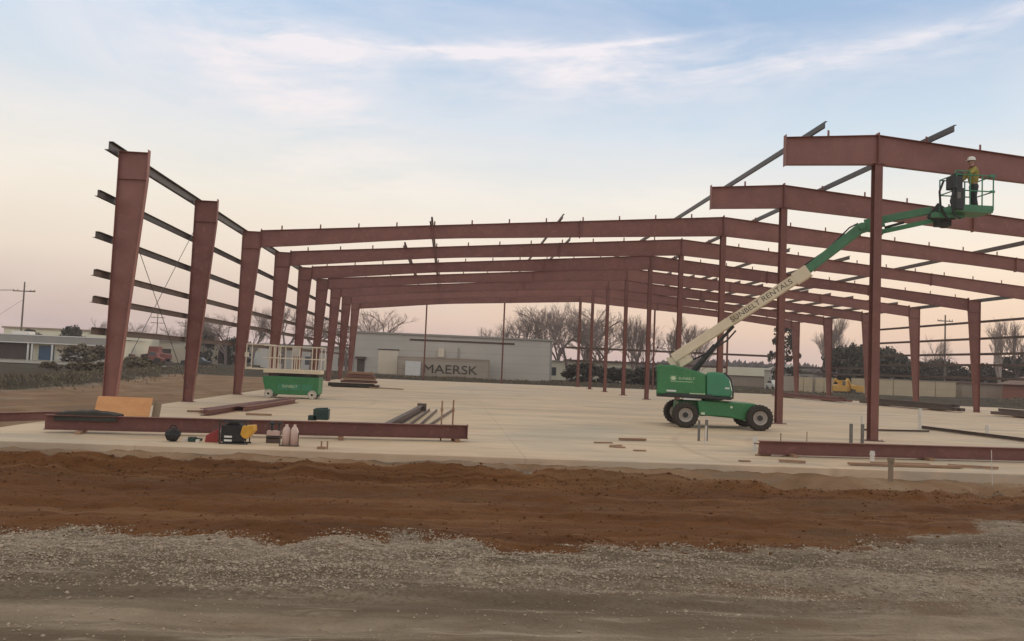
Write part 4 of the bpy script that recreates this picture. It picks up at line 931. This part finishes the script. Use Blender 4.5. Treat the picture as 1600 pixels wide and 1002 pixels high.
m = MB(); m.prism([(8.2,2.35),(10.4,2.35),(9.7,2.85),(8.7,2.85)], -.6, -.02); m.build('vent_shadow', M['dkbrown'], wh)  # dark solid standing in for the shadow below the vent unit
m = MB(); m.box(11.5,11.68,-.15,-.02,.3,4.3); m.build('downpipe', M['roofgrey'], wh)
m = MB(); m.box(24.15,24.45,-.05,-.01,.0,5.7); m.build('corner_trim', M['roofgrey'], wh)
m = MB(); m.box(-2.62,-2.4,-.05,-.01,0,5.7); m.build('corner_trim', M['roofgrey'], wh)
ct = thing('shipping_container', 'tan ribbed shipping container with large dark lettering before the warehouse', 'container', (3.6,84.5,-.2))
m = MB(); m.box(0,12.1,0,2.4,.15,2.75); m.build('body', M['container'], ct)
m = MB(); m.box(-.03,12.13,-.04,-.0,2.6,2.8); m.box(-.03,12.13,-.04,0,.1,.28); m.box(-.03,.12,-.04,0,.28,2.6); m.box(11.98,12.13,-.04,0,.28,2.6); m.build('frame', M['tan'], ct)
text_part('lettering', 'MAERSK', 1.62, M['letter'], ct, Matrix.Translation((6.95,-.05,1.25)) @ RX, .01, 1.22)
m = MB(); m.box(0,1.95,0,1.6,.0,1.85); m.box(-.03,1.98,-.02,0.0,1.1,1.14)
o = loose('white_crate', 'white box standing against the left end of the tan shipping container', 'crate', m, M['white']); o.location = (4.75,82.5,.15)

lb = thing('low_building', 'long low cream building with a blue door and flat grey fascia at the far left', 'building', (-76,110,-.3))
m = MB(); m.box(0,33.2,0,16,0,3.75); m.build('wall', M['cream_wall'], lb)
m = MB(); m.box(-.2,33.5,-1.6,-.01,2.75,3.82); m.build('fascia', M['roofgrey'], lb)
m = MB(); m.box(-.2,33.55,-1.66,16.2,3.85,4.0); m.build('roof', M['white'], lb)
m = MB(); m.box(-.2,33.5,-1.64,-1.61,2.66,2.80); m.build('trim', M['white'], lb)
m = MB(); m.box(0,21.0,-.12,-.02,.1,2.7); m.build('dark_wall', M['dkbrown'], lb)
m = MB(); m.box(22.3,24.6,-.12,-.02,.15,2.4); m.build('garage_door', M['bluedoor'], lb)
m = MB(); m.box(27.6,28.8,-.12,-.02,.6,2.4); m.build('pale_door', M['pink'], lb)
for i in range(3): m = MB(); m.box(29.5+.95*i,30.25+.95*i,-.12,-.02,.5,2.2); m.build('window', M['glass'], lb)
for xx in (21.3,21.9,24.9,29.2,31.6,32.4): m = MB(); m.box(xx-.12,xx+.12,-1.5,-1.3,0,2.66); m.build('post', M['white'], lb)
for i, (x, w_) in enumerate(((-70.5+.0,2.6),(-58.5,2.6))):
    m = MB(); m.box(0,w_,0,2,0,.5); o = loose('roof_unit', ('left','right')[i]+' white unit on the flat roof of the low cream building', 'roof unit', m, M['white'], 'roof units on the low building'); o.location = (x,111,3.72)
l2 = thing('low_building', 'pale cream building seen behind the flat roof of the long low building', 'building', (-72,135,-.3))
m = MB(); m.box(0,24,0,12,0,5.4); m.build('wall', M['cream_wall'], l2); m = MB(); m.box(-.3,24.3,-.3,12.3,5.4,5.7); m.build('roof', M['tan'], l2)
l3 = thing('low_building', 'pale yard building behind the red machines at the left', 'building', (-52,150,-.3))
m = MB(); m.box(0,34,0,12,0,4.3); m.build('wall', M['beige'], l3); m = MB(); m.box(-.3,34.3,-.4,12.3,4.3,4.6); m.build('roof', M['roofgrey'], l3)
for i in range(5): m = MB(); m.box(3+6*i,5.5+6*i,-.08,-.02,.2,2.8); m.build('door', (M['dkbrown'], M['white'])[i % 2], l3)
l4 = thing('low_building', 'white building seen between the left columns behind the scissor lift', 'building', (-24,130,-.3))
m = MB(); m.box(0,18.8,0,12,0,4.2); m.build('wall', M['pvc'], l4); m = MB(); m.box(-.3,21.3,-.3,12.3,4.2,4.5); m.build('roof', M['roofgrey'], l4)
for i in range(3): m = MB(); m.box(2+6*i,4+6*i,-.08,-.02,.9,2.4); m.build('window', M['glass'], l4)
# red farm machines and vehicles in the yard on the left
def machine(label, loc, mm, s_=1.):
    t_ = thing('farm_machine', label, 'machine', loc, R(8), 'machines in the left yard')
    m = MB(); m.prism([(-2.2,.9),(-2.2,1.7),(-.6,1.9),(-.5,2.9),(1.0,2.9),(1.2,1.7),(2.3,1.5),(2.3,.8)], -.7, .7); m.build('body', mm, t_, bevel=.08)
    m = MB(); m.box(-.42,.92,-.72,-.705,2.0,2.7); m.build('window', M['glass'], t_)
    for x, r_ in ((-1.3,.55),(1.4,.8)):
        for yy in (-.9,.65): m = MB(); m.lathe([(.001,yy),(r_,yy),(r_,yy+.25),(.001,yy+.25)], (x,0,r_), 'y', 16); m.build('wheel', M['tyre'], t_)
    m = MB(); m.bar((2.2,0,1.2),(3.4,0,.6),.15,.15); m.box(3.3,3.5,-1.2,1.2,.2,.9); m.build('bucket', M['dkbrown'], t_); return t_
mc1 = machine('red machine left of the pair in the yard beyond the left columns', (-44.5,118,-.3), M['red_machine'])
dup(mc1, (-39.5,121,-.3), R(170), 'red machine right of the pair in the yard beyond the left columns', (1.1,1.,1.05))
dup(mc1, (-37.,112,-.3), R(-12), 'small red machine nearest the road in the left yard', (.8,.8,.75))
def car(label, loc, rz, mm, grp):
    t_ = thing('parked_car', label, 'car', loc, rz, grp)
    m = MB(); m.prism([(-2.3,.35),(-2.35,.85),(-1.5,.98),(-1.0,1.5),(.75,1.52),(1.35,1.0),(2.25,.85),(2.3,.35)], -.88, .88); b_ = m.build('body', mm, t_, bevel=.07)
    m = MB(); m.prism([(-1.32,1.0),(-.95,1.42),(.7,1.44),(1.12,1.02)], -.892, .892); m.build('window', M['glass'], t_)
    for x in (-1.45,1.45):
        for yy in (-.9,.7): m = MB(); m.lathe([(.001,yy),(.33,yy),(.33,yy+.2),(.001,yy+.2)], (x,0,.33), 'y', 16); m.build('wheel', M['tyre'], t_)
    for yy in (-.6,.6): m = MB(); m.blob((2.27,yy,.72),.05,.13,.08,1,0,8,5); m.build('headlight', M['white'], t_)
    return t_
c1 = car('white car parked in the yard beyond the first left column', (-47.5,108.5,-.3), R(4), M['car_white'], 'cars in the left yard')
c2 = car('dark car parked beyond the second left column', (-32.,118,-.3), R(180), M['car_dark'], 'cars in the left yard')

# right-hand background
rb = thing('low_building', 'long pale roofed building beyond the slab right of the boom lift', 'building', (64,140,-.3))
m = MB(); m.box(0,14,0,10,0,2.2); m.build('wall', M['tan'], rb); m = MB(); m.prism([(-.4,2.2),(14.4,2.2),(14.4,3.9),(-.4,3.9)], -.4, 10.4); m.build('roof', M['cream_wall'], rb)
rb2 = thing('low_building', 'grey green shed seen right of the second ridge column', 'building', (70,120,-.3))
m = MB(); m.box(0,6,0,8,0,3.4); m.build('wall', M['wall_grey'], rb2); m = MB(); m.prism([(-.3,3.4),(6.3,3.4),(3,4.6)], -.3, 8.3); m.build('roof', M['roofgrey'], rb2)
for i in range(2): m = MB(); m.box(1+2.6*i,2.4+2.6*i,-.08,-.02,.1,2.6); m.build('door', M['dkbrown'], rb2)
rb3 = thing('low_building', 'pale strip of building between the trees beyond the ridge columns', 'building', (24.5,125,-.3))
m = MB(); m.box(0,20,0,8,0,3.3); m.build('wall', M['cream_wall'], rb3); m = MB(); m.box(-.3,20.3,-.3,8.3,3.3,3.55); m.build('roof', M['roofgrey'], rb3)
for i in range(6): m = MB(); m.box(1.+3.2*i,2.2+3.2*i,-.08,-.02,.8,2.3); m.build('window', M['glass'], rb3)
c3 = car('white car with bright front seen right of the boom lift', (62.5,104,-.1), R(-95), M['car_white'], None)
cs = [(53.6,76.,'container','tan storage container left of the yellow excavators'), (57.2,78.,'container','tan storage container just left of the yellow excavators, the right one of the pair')]
for x, y, mm, lab in cs:
    t_ = thing('storage_container', lab, 'container', (x,y,-.35), 0, 'tan storage containers on the right')
    m = MB(); m.box(0,2.5,0,6,0,2.45); m.build('body', M[mm], t_); m = MB(); m.box(.1,1.2,-.06,-.01,.15,2.3); m.box(1.3,2.4,-.06,-.01,.15,2.3); m.build('door', M['cont_pale'], t_)
for i in range(4):
    t_ = thing('storage_container', ('first','second','third','fourth')[i]+' from the left of the pale yellow containers between the right wall columns', 'container', (68.6+3.15*i,85+.2*i,-.1), 0, 'row of pale containers on the right')
    m = MB(); m.box(0,2.95,0,6,0,2.3); m.build('body', M['cont_pale'], t_); m = MB(); m.box(-.02,2.97,-.04,-.0,2.2,2.36); m.build('frame', M['tan'], t_)
t_ = thing('low_building', 'low olive tan shed in the scrub between the two nearest right wall columns', 'building', (83.5,88,.1))
m = MB(); m.box(0,6.5,0,5,0,2.0); m.build('wall', M['tan'], t_); m = MB(); m.prism([(-.3,2.0),(6.8,2.0),(6.8,2.25),(-.3,2.25)], -.3, 5.3); m.build('roof', M['shingle'], t_)
hs_ = thing('brick_house', 'red brick house with a low gable roof at the right picture edge', 'house', (86.0,74,.1))
m = MB(); m.box(0,14,0,9,0,2.1); m.build('wall', M['brick'], hs_); m = MB(); m.prism([(-.6,2.1),(14.6,2.1),(6.5,4.2)], -.5, 9.5); m.build('roof', M['shingle'], hs_)
m = MB(); m.bar((-.7,-.55,2.12),(6.5,-.55,4.25),.08,.14); m.build('bargeboard', M['white'], hs_)
for i in range(2): m = MB(); m.box(2.2+4*i,3.4+4*i,-.06,-.01,.8,1.8); m.build('window', M['glass'], hs_)
def excavator(label, loc, rz):
    t_ = thing('excavator', label, 'excavator', loc, rz, 'yellow excavators on the right')
    for yy in (-1.,.6): m = MB(); m.prism([(-1.5,.05),(-1.75,.35),(-1.5,.7),(1.5,.7),(1.75,.35),(1.5,.05)], yy, yy+.4); m.build('track', M['dark'], t_)
    m = MB(); m.prism([(-1.7,.8),(-1.7,1.7),(-.5,1.85),(1.3,1.6),(1.4,.8)], -1., 1.); m.build('body', M['excav'], t_, bevel=.06)
    m = MB(); m.prism([(.2,1.6),(.2,2.5),(.95,2.5),(1.35,1.6)], -1., -.1); c_ = m.build('cab', M['excav'], t_, bevel=.04)
    m = MB(); m.box(.3,.9,-1.02,-1.005,1.75,2.4); m.build('window', M['glass'], c_)
    m = MB(); m.bar((1.2,.2,1.2),(2.8,.2,2.7),.3,.4); m.build('boom', M['excav'], t_)
    m = MB(); m.bar((2.7,.2,2.7),(3.7,.2,1.2),.25,.3); m.build('arm', M['excav'], t_)
    m = MB(); m.prism([(3.5,1.2),(4.0,1.1),(3.9,.4),(3.3,.3)], -.3,.7); m.build('bucket', M['dkbrown'], t_); return t_
ex = excavator('yellow excavator, the left of two beyond the right wall', (60.6,79,-.3), R(20)); ex.scale = (.8,.8,.85)
e2 = dup(ex, (63.6,81,-.3), R(175), 'yellow excavator, the right of two beyond the right wall'); e2.scale = (.8,.8,.85)

# ------------------------------------------------------------------ utility poles
def pole(label, x, y, h_, arms, grp='utility poles'):
    t_ = thing('utility_pole', label, 'utility pole', (x,y,-.3), 0, grp)
    m = MB(); m.tube((0,0,0),(.0,0,h_),.17,.11,8); m.build('pole', M['wood_pole'], t_)
    for z, l in arms:
        m = MB(); m.box(-l,l,-.06,.06,z-.08,z+.08)
        for q in (-1,-.6,.6,1): m.tube((q*l*.95,0,z+.08),(q*l*.95,0,z+.3),.05,n=6)
        m.build('cross_arm', M['wood_pole'], t_)
    return t_
pole('tall wooden utility pole with a cross arm at the far left', -57.6,112,12.4,((10.9,1.7),))
pole('far thin utility pole, the left of two by the first left column', -70,210,13.,((11.5,1.8),(10.,1.8)))
pole('far thin utility pole, the right of two by the first left column', -64.,215,11.5,((10.5,1.8),))
pole('tall thin utility pole seen between the two nearest right wall columns', 92.,106,13.6,((12.6,1.3),))
m = MB()
for z, y_ in ((10.75,112),(10.75,112.2)):
    for q in (-1.6,1.6): 
        pts = [(-57.6+q-(i*6), y_+q*.2+i*1.5, z-.02*i*i*0-.3*math.sin(math.pi*min(1,i/10))) for i in range(11)]; m.path(pts, .02, 5)
m.path([(-57.6,112,9.3),(-64,111,4.1)], .02, 5)
loose('power_line', 'thin power lines and a guy wire running left from the tall utility pole', 'power line', m, M['wood_pole'])

# ------------------------------------------------------------------ trees
def bare_tree(seed, h_, spread=.5, levels=6, up=.6, trunk_r=None):
    r = random.Random(seed); tr = MB(); tw = MB(); count = [0]
    def grow(p, d, l, rad, lev):
        n = 2 if lev < 2 else 1; q = p
        for i in range(n):
            e = q + d*l/n; rr2 = rad*(1-.22*(i+1)/n)
            (tr if lev < 2 else tw).tube(q, e, rad if i == 0 else rad*.89, rr2, 5 if lev < 2 else 3, False); q = e
            d = (d + Vector((r.gauss(0,.09), r.gauss(0,.09), r.gauss(0,.05)))).normalized()
        if lev >= levels: return
        k = 3 if lev < levels-1 else 3
        if lev == 0: k = 4
        for i in range(k):
            a = r.random()*6.283; s_ = spread*r.uniform(.55, 1.25)
            side = Vector((math.cos(a), math.sin(a), 0)); side = (side - d*side.dot(d)).normalized()
            nd = (d*(1-.25*s_) + side*s_ + Vector((0,0,up*.28))).normalized()
            start = p + (q-p)*(r.uniform(.45, 1.) if i else 1.)
            grow(start, nd, l*r.uniform(.58,.86), rad*r.uniform(.5,.68), lev+1)
    grow(Vector((0,0,0)), Vector((r.gauss(0,.04), r.gauss(0,.04), 1)).normalized(), h_*.27, trunk_r or h_*.0165, 0)
    return tr, tw
protos = []
for i, (sd_, sp_r, up_, lv) in enumerate(((1,.60,.5,6),(2,.5,.7,6),(3,.72,.35,6),(4,.34,1.0,6),(5,.28,1.2,6))):
    tr, tw = bare_tree(sd_*11, 12., sp_r, lv, up_)
    z = max(v[2] for v in tw.v)
    for mb in (tr, tw): mb.v = [(x*12/z, y*12/z, zz*12/z) for x, y, zz in mb.v]
    a = bpy.data.meshes.new('trunk'); a.from_pydata(tr.v, [], tr.f)
    b_ = bpy.data.meshes.new('crown'); b_.from_pydata(tw.v, [], tw.f); protos.append((a, b_))
mesh_cache = {}
def tree(kind, x, y, h_, label, pale=False, wid=1., grp='bare winter trees'):
    key = (kind, pale)
    if key not in mesh_cache:
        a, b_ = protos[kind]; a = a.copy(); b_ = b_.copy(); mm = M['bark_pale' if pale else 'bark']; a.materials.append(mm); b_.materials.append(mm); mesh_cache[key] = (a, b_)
    a, b_ = mesh_cache[key]
    t_ = thing('bare_tree', label, 'tree', (x,y,-.35), rnd.uniform(0,6.28), grp); s_ = h_/12.; t_.scale = (s_*wid, s_*wid, s_)
    for nm, me_ in (('trunk', a), ('crown', b_)):
        o = bpy.data.objects.new(nm, me_); S.collection.objects.link(o); o.parent = t_
    return t_
# (image place, distance) turned into ground positions beforehand
T = [(0,-1.9,112,10.9,1.25,'leafless tree rising over the left end of the grey warehouse'), (2,-7.,118,9.5,1.2,'leafless tree behind the far left columns, left of the warehouse'), (1,15.6,118,9.0,1.1,'leafless tree over the middle of the warehouse roof'),
     (2,18.4,135,8.2,1.,'small leafless tree over the warehouse roof left of the big ones'), (0,24.4,122,11.2,1.3,'leafless tree at the left of the big clump beyond the ridge columns'), (3,27.5,118,13.2,1.,'tall slender tree just right of the warehouse'),
     (1,30.2,112,14.2,1.05,'tallest leafless tree beyond the ridge columns'), (0,34.,116,13.3,1.2,'broad leafless tree in the middle of the clump beyond the ridge columns'), (2,38.5,122,11.,1.2,'broad low leafless tree right in the clump beyond the ridge columns'),
     (3,42.5,118,12.4,1.,'slender upright tree beyond the middle ridge columns'), (1,46.2,126,12.,1.1,'leafless tree beyond the boom lift hood'), (4,50.0,120,12.6,1.2,'upright leafless tree behind the cream boom'),
     (0,54.5,128,11.5,1.1,'leafless tree seen below the cream boom'), (1,59.,135,8.6,1.1,'small leafless tree right below the cream boom'), (4,77.,116,14.,1.4,'tall upright tree seen between the fifth and fourth right wall columns'),
     (3,80.5,122,11.5,1.2,'slender tree behind the third right wall column from the edge'), (1,97.,118,11.2,1.1,'leafless tree just left of the nearest right wall column'), (4,105.5,112,14.4,1.3,'tall upright tree right of the nearest right wall column'),
     (3,110.5,114,14.9,1.2,'tallest upright tree near the right picture edge'), (4,115.,118,13.,1.2,'upright tree cut by the right picture edge'), (0,92.,125,9.,1.2,'low leafless tree left of the thin utility pole on the right'),
     (0,-38.5,140,9.2,1.2,'leafless tree seen between the second and third left columns'), (2,-31.5,135,10.5,1.2,'leafless tree seen between the third and fourth left columns'), (1,-25.5,130,11.5,1.1,'leafless tree seen between the fourth and fifth left columns'),
     (0,-19.5,128,12.,1.2,'leafless tree seen between the fifth and sixth left columns'), (2,-14.,124,11.,1.2,'leafless tree seen between the sixth and seventh left columns'), (1,-70.,170,9.5,1.3,'faint leafless tree right of the tall utility pole'),
     (1,21.5,126,10.4,1.2,'leafless tree just above the right end of the warehouse roof'), (0,26.,138,14.2,1.1,'tall leafless tree behind the right corner of the warehouse'), (2,32.,140,15.5,1.1,'tall leafless tree behind the middle of the clump'),
     (3,36.,130,12.6,1.3,'slender tree in the clump beyond the fourth ridge column'), (0,41.,142,13.2,1.2,'faint broad tree at the back of the clump'), (3,44.5,124,11.6,1.2,'slender tree near the boom lift in the clump'), (1,48.5,138,13.6,1.2,'faint leafless tree behind the boom lift'),
     (3,52.5,118,11.2,1.3,'slender tree just left of the lift cylinder'), (0,-62.,175,9.,1.2,'faint leafless tree farther right of the tall utility pole'), (2,-49.,160,8.6,1.3,'faint leafless tree just right of the first left column'), (4,-46.,158,9.8,1.2,'faint upright tree left of the second left column')]
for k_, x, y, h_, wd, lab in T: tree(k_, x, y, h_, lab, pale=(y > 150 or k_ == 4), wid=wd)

def leaf_crown(seed, n_cl, per, w_, h_, conic=0., leaf=.3, z0=0.):
    r = random.Random(seed); V = []; F = []
    for c in range(n_cl):
        v = r.random()**.8; zz = z0+v*h_; wr = w_*(1-conic*v)*(math.sin(math.pi*min(.97, .12+.85*v))**.5 if conic < .5 else 1-.9*v)
        a = r.random()*6.283; q = math.sqrt(r.random())*wr; cx_, cy_ = math.cos(a)*q, math.sin(a)*q; cr = r.uniform(.35,.8)*w_*.33
        for _ in range(per):
            d = Vector((r.gauss(0,1), r.gauss(0,1), r.gauss(0,.8))).normalized()*cr*r.random()**.4; p = Vector((cx_, cy_, zz))+d
            if p.z < 0: p.z = abs(p.z)*.3
            u_ = Vector((r.gauss(0,1), r.gauss(0,1), r.gauss(0,1))).normalized(); t_ = u_.cross(Vector((r.gauss(0,1), r.gauss(0,1), 1))).normalized(); s_ = leaf*r.uniform(.5,1.2)
            n = len(V); V += [tuple(p+u_*s_), tuple(p+t_*s_*.6), tuple(p-u_*s_), tuple(p-t_*s_*.6)]; F.append((n,n+1,n+2,n+3))
    return V, F
def leafy(name, label, x, y, V, F, m_, trunk_h, scale=(1,1,1), cat='tree', grp=None, z=-.35):
    t_ = thing(name, label, cat, (x,y,z), rnd.uniform(0,6.28), grp); t_.scale = scale
    MB().tube((0,0,0),(.05,.02,trunk_h),.2*trunk_h/3,.06,7).build('trunk' if cat == 'tree' else 'stem', M['bark'], t_)
    if isinstance(V, bpy.types.Mesh): me_ = V
    else: me_ = bpy.data.meshes.new('crown'); me_.from_pydata(V, [], F); me_.materials.append(m_)
    o = bpy.data.objects.new('crown', me_); S.collection.objects.link(o); o.parent = t_; return me_
Vc, Fc = leaf_crown(21, 60, 60, 3.2, 9., 0., .28, 1.); conif = leafy('evergreen_tree', 'tall loose evergreen seen just right of the second ridge column', 65.5, 108, Vc, Fc, M['leaf_dark'], 7., (.8,.8,1.08))
Vr, Fr = leaf_crown(31, 70, 60, 4., 5.2, 0., .34, .6)
rndm = leafy('evergreen_tree', 'dark round evergreen left of the third right wall column', 75.5, 108, Vr, Fr, M['leaf_dark'], 3., (1.,1.,1.2), 'tree', 'dark evergreens beyond the right wall')
ev = [(79.6,111,1.05,1.3,'dark round evergreen just left of the interior column base, behind the yellow excavators'), (84.5,112,1.1,1.25,'dark evergreen right of the third right wall column'), (89.,115,1.1,1.1,'dark evergreen left of the second right wall column'),
      (94.5,118,1.1,.95,'low dark evergreen right of the second right wall column'), (100.,120,1.15,1.05,'low dark evergreen left of the nearest right wall column'), (106.,118,1.1,.95,'low dark evergreen right of the nearest right wall column'),
      (111.5,116,1.3,1.2,'broad dark evergreen above the brick house'), (118.,118,1.2,1.0,'dark evergreen at the right picture edge'), (-55.5,125,.6,.95,'dark evergreen at the foot of the tall utility pole'),
      (-61.,122,.55,.8,'dark evergreen at the left picture edge'), (-40.,150,.8,1.15,'dark evergreen just left of the second left column'), (-33.5,150,.9,.9,'dark evergreen seen right of the second left column'),
      (31.,100,.9,.5,'dark evergreen low behind the ridge columns left of the boom lift'), (36.,99,1.,.42,'dark hedge tree low behind the fifth ridge column'), (41.,99,1.1,.45,'dark hedge tree left of the boom lift hood')]
for x, y, wd, hh_, lab in ev: leafy('evergreen_tree', lab, x, y, rndm, None, M['leaf_dark'], 3., (wd,wd,hh_), 'tree', 'dark evergreens in the background')
Vs, Fs = leaf_crown(41, 40, 60, 1.8, 1.9, 0., .16, .2)
shr = leafy('shrub', 'brown green shrub on the bank just left of the first left column', -20.2, 50., Vs, Fs, M['leaf_scrub'], 1., (1.1,1.1,.5), 'shrub', 'shrubs on the left bank')
for i, (x, y, s_, lab) in enumerate(((-24.5,56.,.55,'brown shrub on the left bank, second to the left of the first column'), (-29.,60.,.5,'brown shrub on the left bank, third to the left of the first column'), (-15.6,21.5,.45,'small dark shrub at the far left picture edge'),
                      (-21.5,62.,.8,'shrub on the left bank behind the first left column'), (-22.5,66.,1.0,'shrub seen low between the first and second left columns'), (-42.,98.,1.7,'tall shrub in front of the yard just right of the first left column'))):
    leafy('shrub', lab, x, y, shr, None, M['leaf_scrub'], 1., (s_*1.2,s_*1.2,s_*.75), 'shrub', 'shrubs on the left bank')
# rough winter scrub along the banks
def scrub(r):
    if r.random() < .4:
        y = r.uniform(10, 90); x = xbank(y)-3.+r.gauss(0,1.6)
    elif r.random() < .6: y = 71+r.gauss(0,3.); x = r.uniform(-8, 62)
    else: y = r.uniform(8, 66); x = 68+.1*y+r.gauss(0,3.5)
    return x, y
r_ = random.Random(17); V = []; F = []
for i in range(15000):
    x, y = scrub(r_); z = ground_z(x, y)-.03; a = r_.random()*6.28; s_ = r_.uniform(.10,.3); n = len(V); hh_ = r_.uniform(.08,.28)
    V += [(x-math.cos(a)*s_*.3,y-math.sin(a)*s_*.3,z),(x+math.cos(a)*s_*.3,y+math.sin(a)*s_*.3,z),(x+r_.gauss(0,.1),y+r_.gauss(0,.1),z+hh_)]; F.append((n,n+1,n+2))
me_ = bpy.data.meshes.new('scrub_grass'); me_.from_pydata(V, [], F); me_.materials.append(M['leaf_scrub']); o = bpy.data.objects.new('scrub_grass', me_); S.collection.objects.link(o)
tag(o, 'rough dark winter grass and weeds along the banks around the slab', 'grass', None, 'stuff')
# far wood closing the horizon: several ragged strips standing at different depths
r_ = random.Random(23); V = []; F = []
for i in range(16000):
    y = r_.uniform(230, 330); x = r_.uniform(-260, 330)
    hmax = 4.0+1.8*fb(x, y, .02, 4, 2.)+(2. if x > 90 else 0); z = abs(r_.random()**.8*hmax)
    a = r_.random()*6.28; s_ = r_.uniform(.7,1.8); n = len(V); t_ = r_.gauss(0,.5)
    V += [(x-s_,y,z-s_*.4-.4),(x+s_*.7,y+t_,z-s_*.5-.4),(x+s_*.2,y,z+s_-.4)]; F.append((n,n+1,n+2))
me_ = bpy.data.meshes.new('far_wood'); me_.from_pydata(V, [], F); me_.materials.append(mat('far_wood', (.14,.115,.11), (.10,.085,.08), .05, .95)); o = bpy.data.objects.new('far_wood', me_); S.collection.objects.link(o)
tag(o, 'far dark wood along the horizon', 'wood', None, 'stuff')

# ------------------------------------------------------------------ air
hz = MB(); hz.box(-290, 360, -58, 345, -3., 30.)
hm = bpy.data.materials.new('haze'); hm.use_nodes = True; t = NT(hm.node_tree)
pv = t.n('ShaderNodeVolumePrincipled', i_Density=.0005); pv.inputs['Color'].default_value = (.93,.88,.90,1); pv.inputs['Anisotropy'].default_value = .2
ou = t.n('ShaderNodeOutputMaterial'); t.l(pv.outputs[0], ou.inputs['Volume'])
haze = hz.build('haze', hm); haze['kind'] = 'stuff'; haze['label'] = 'thin pinkish evening haze over the whole site'; haze['category'] = 'haze'
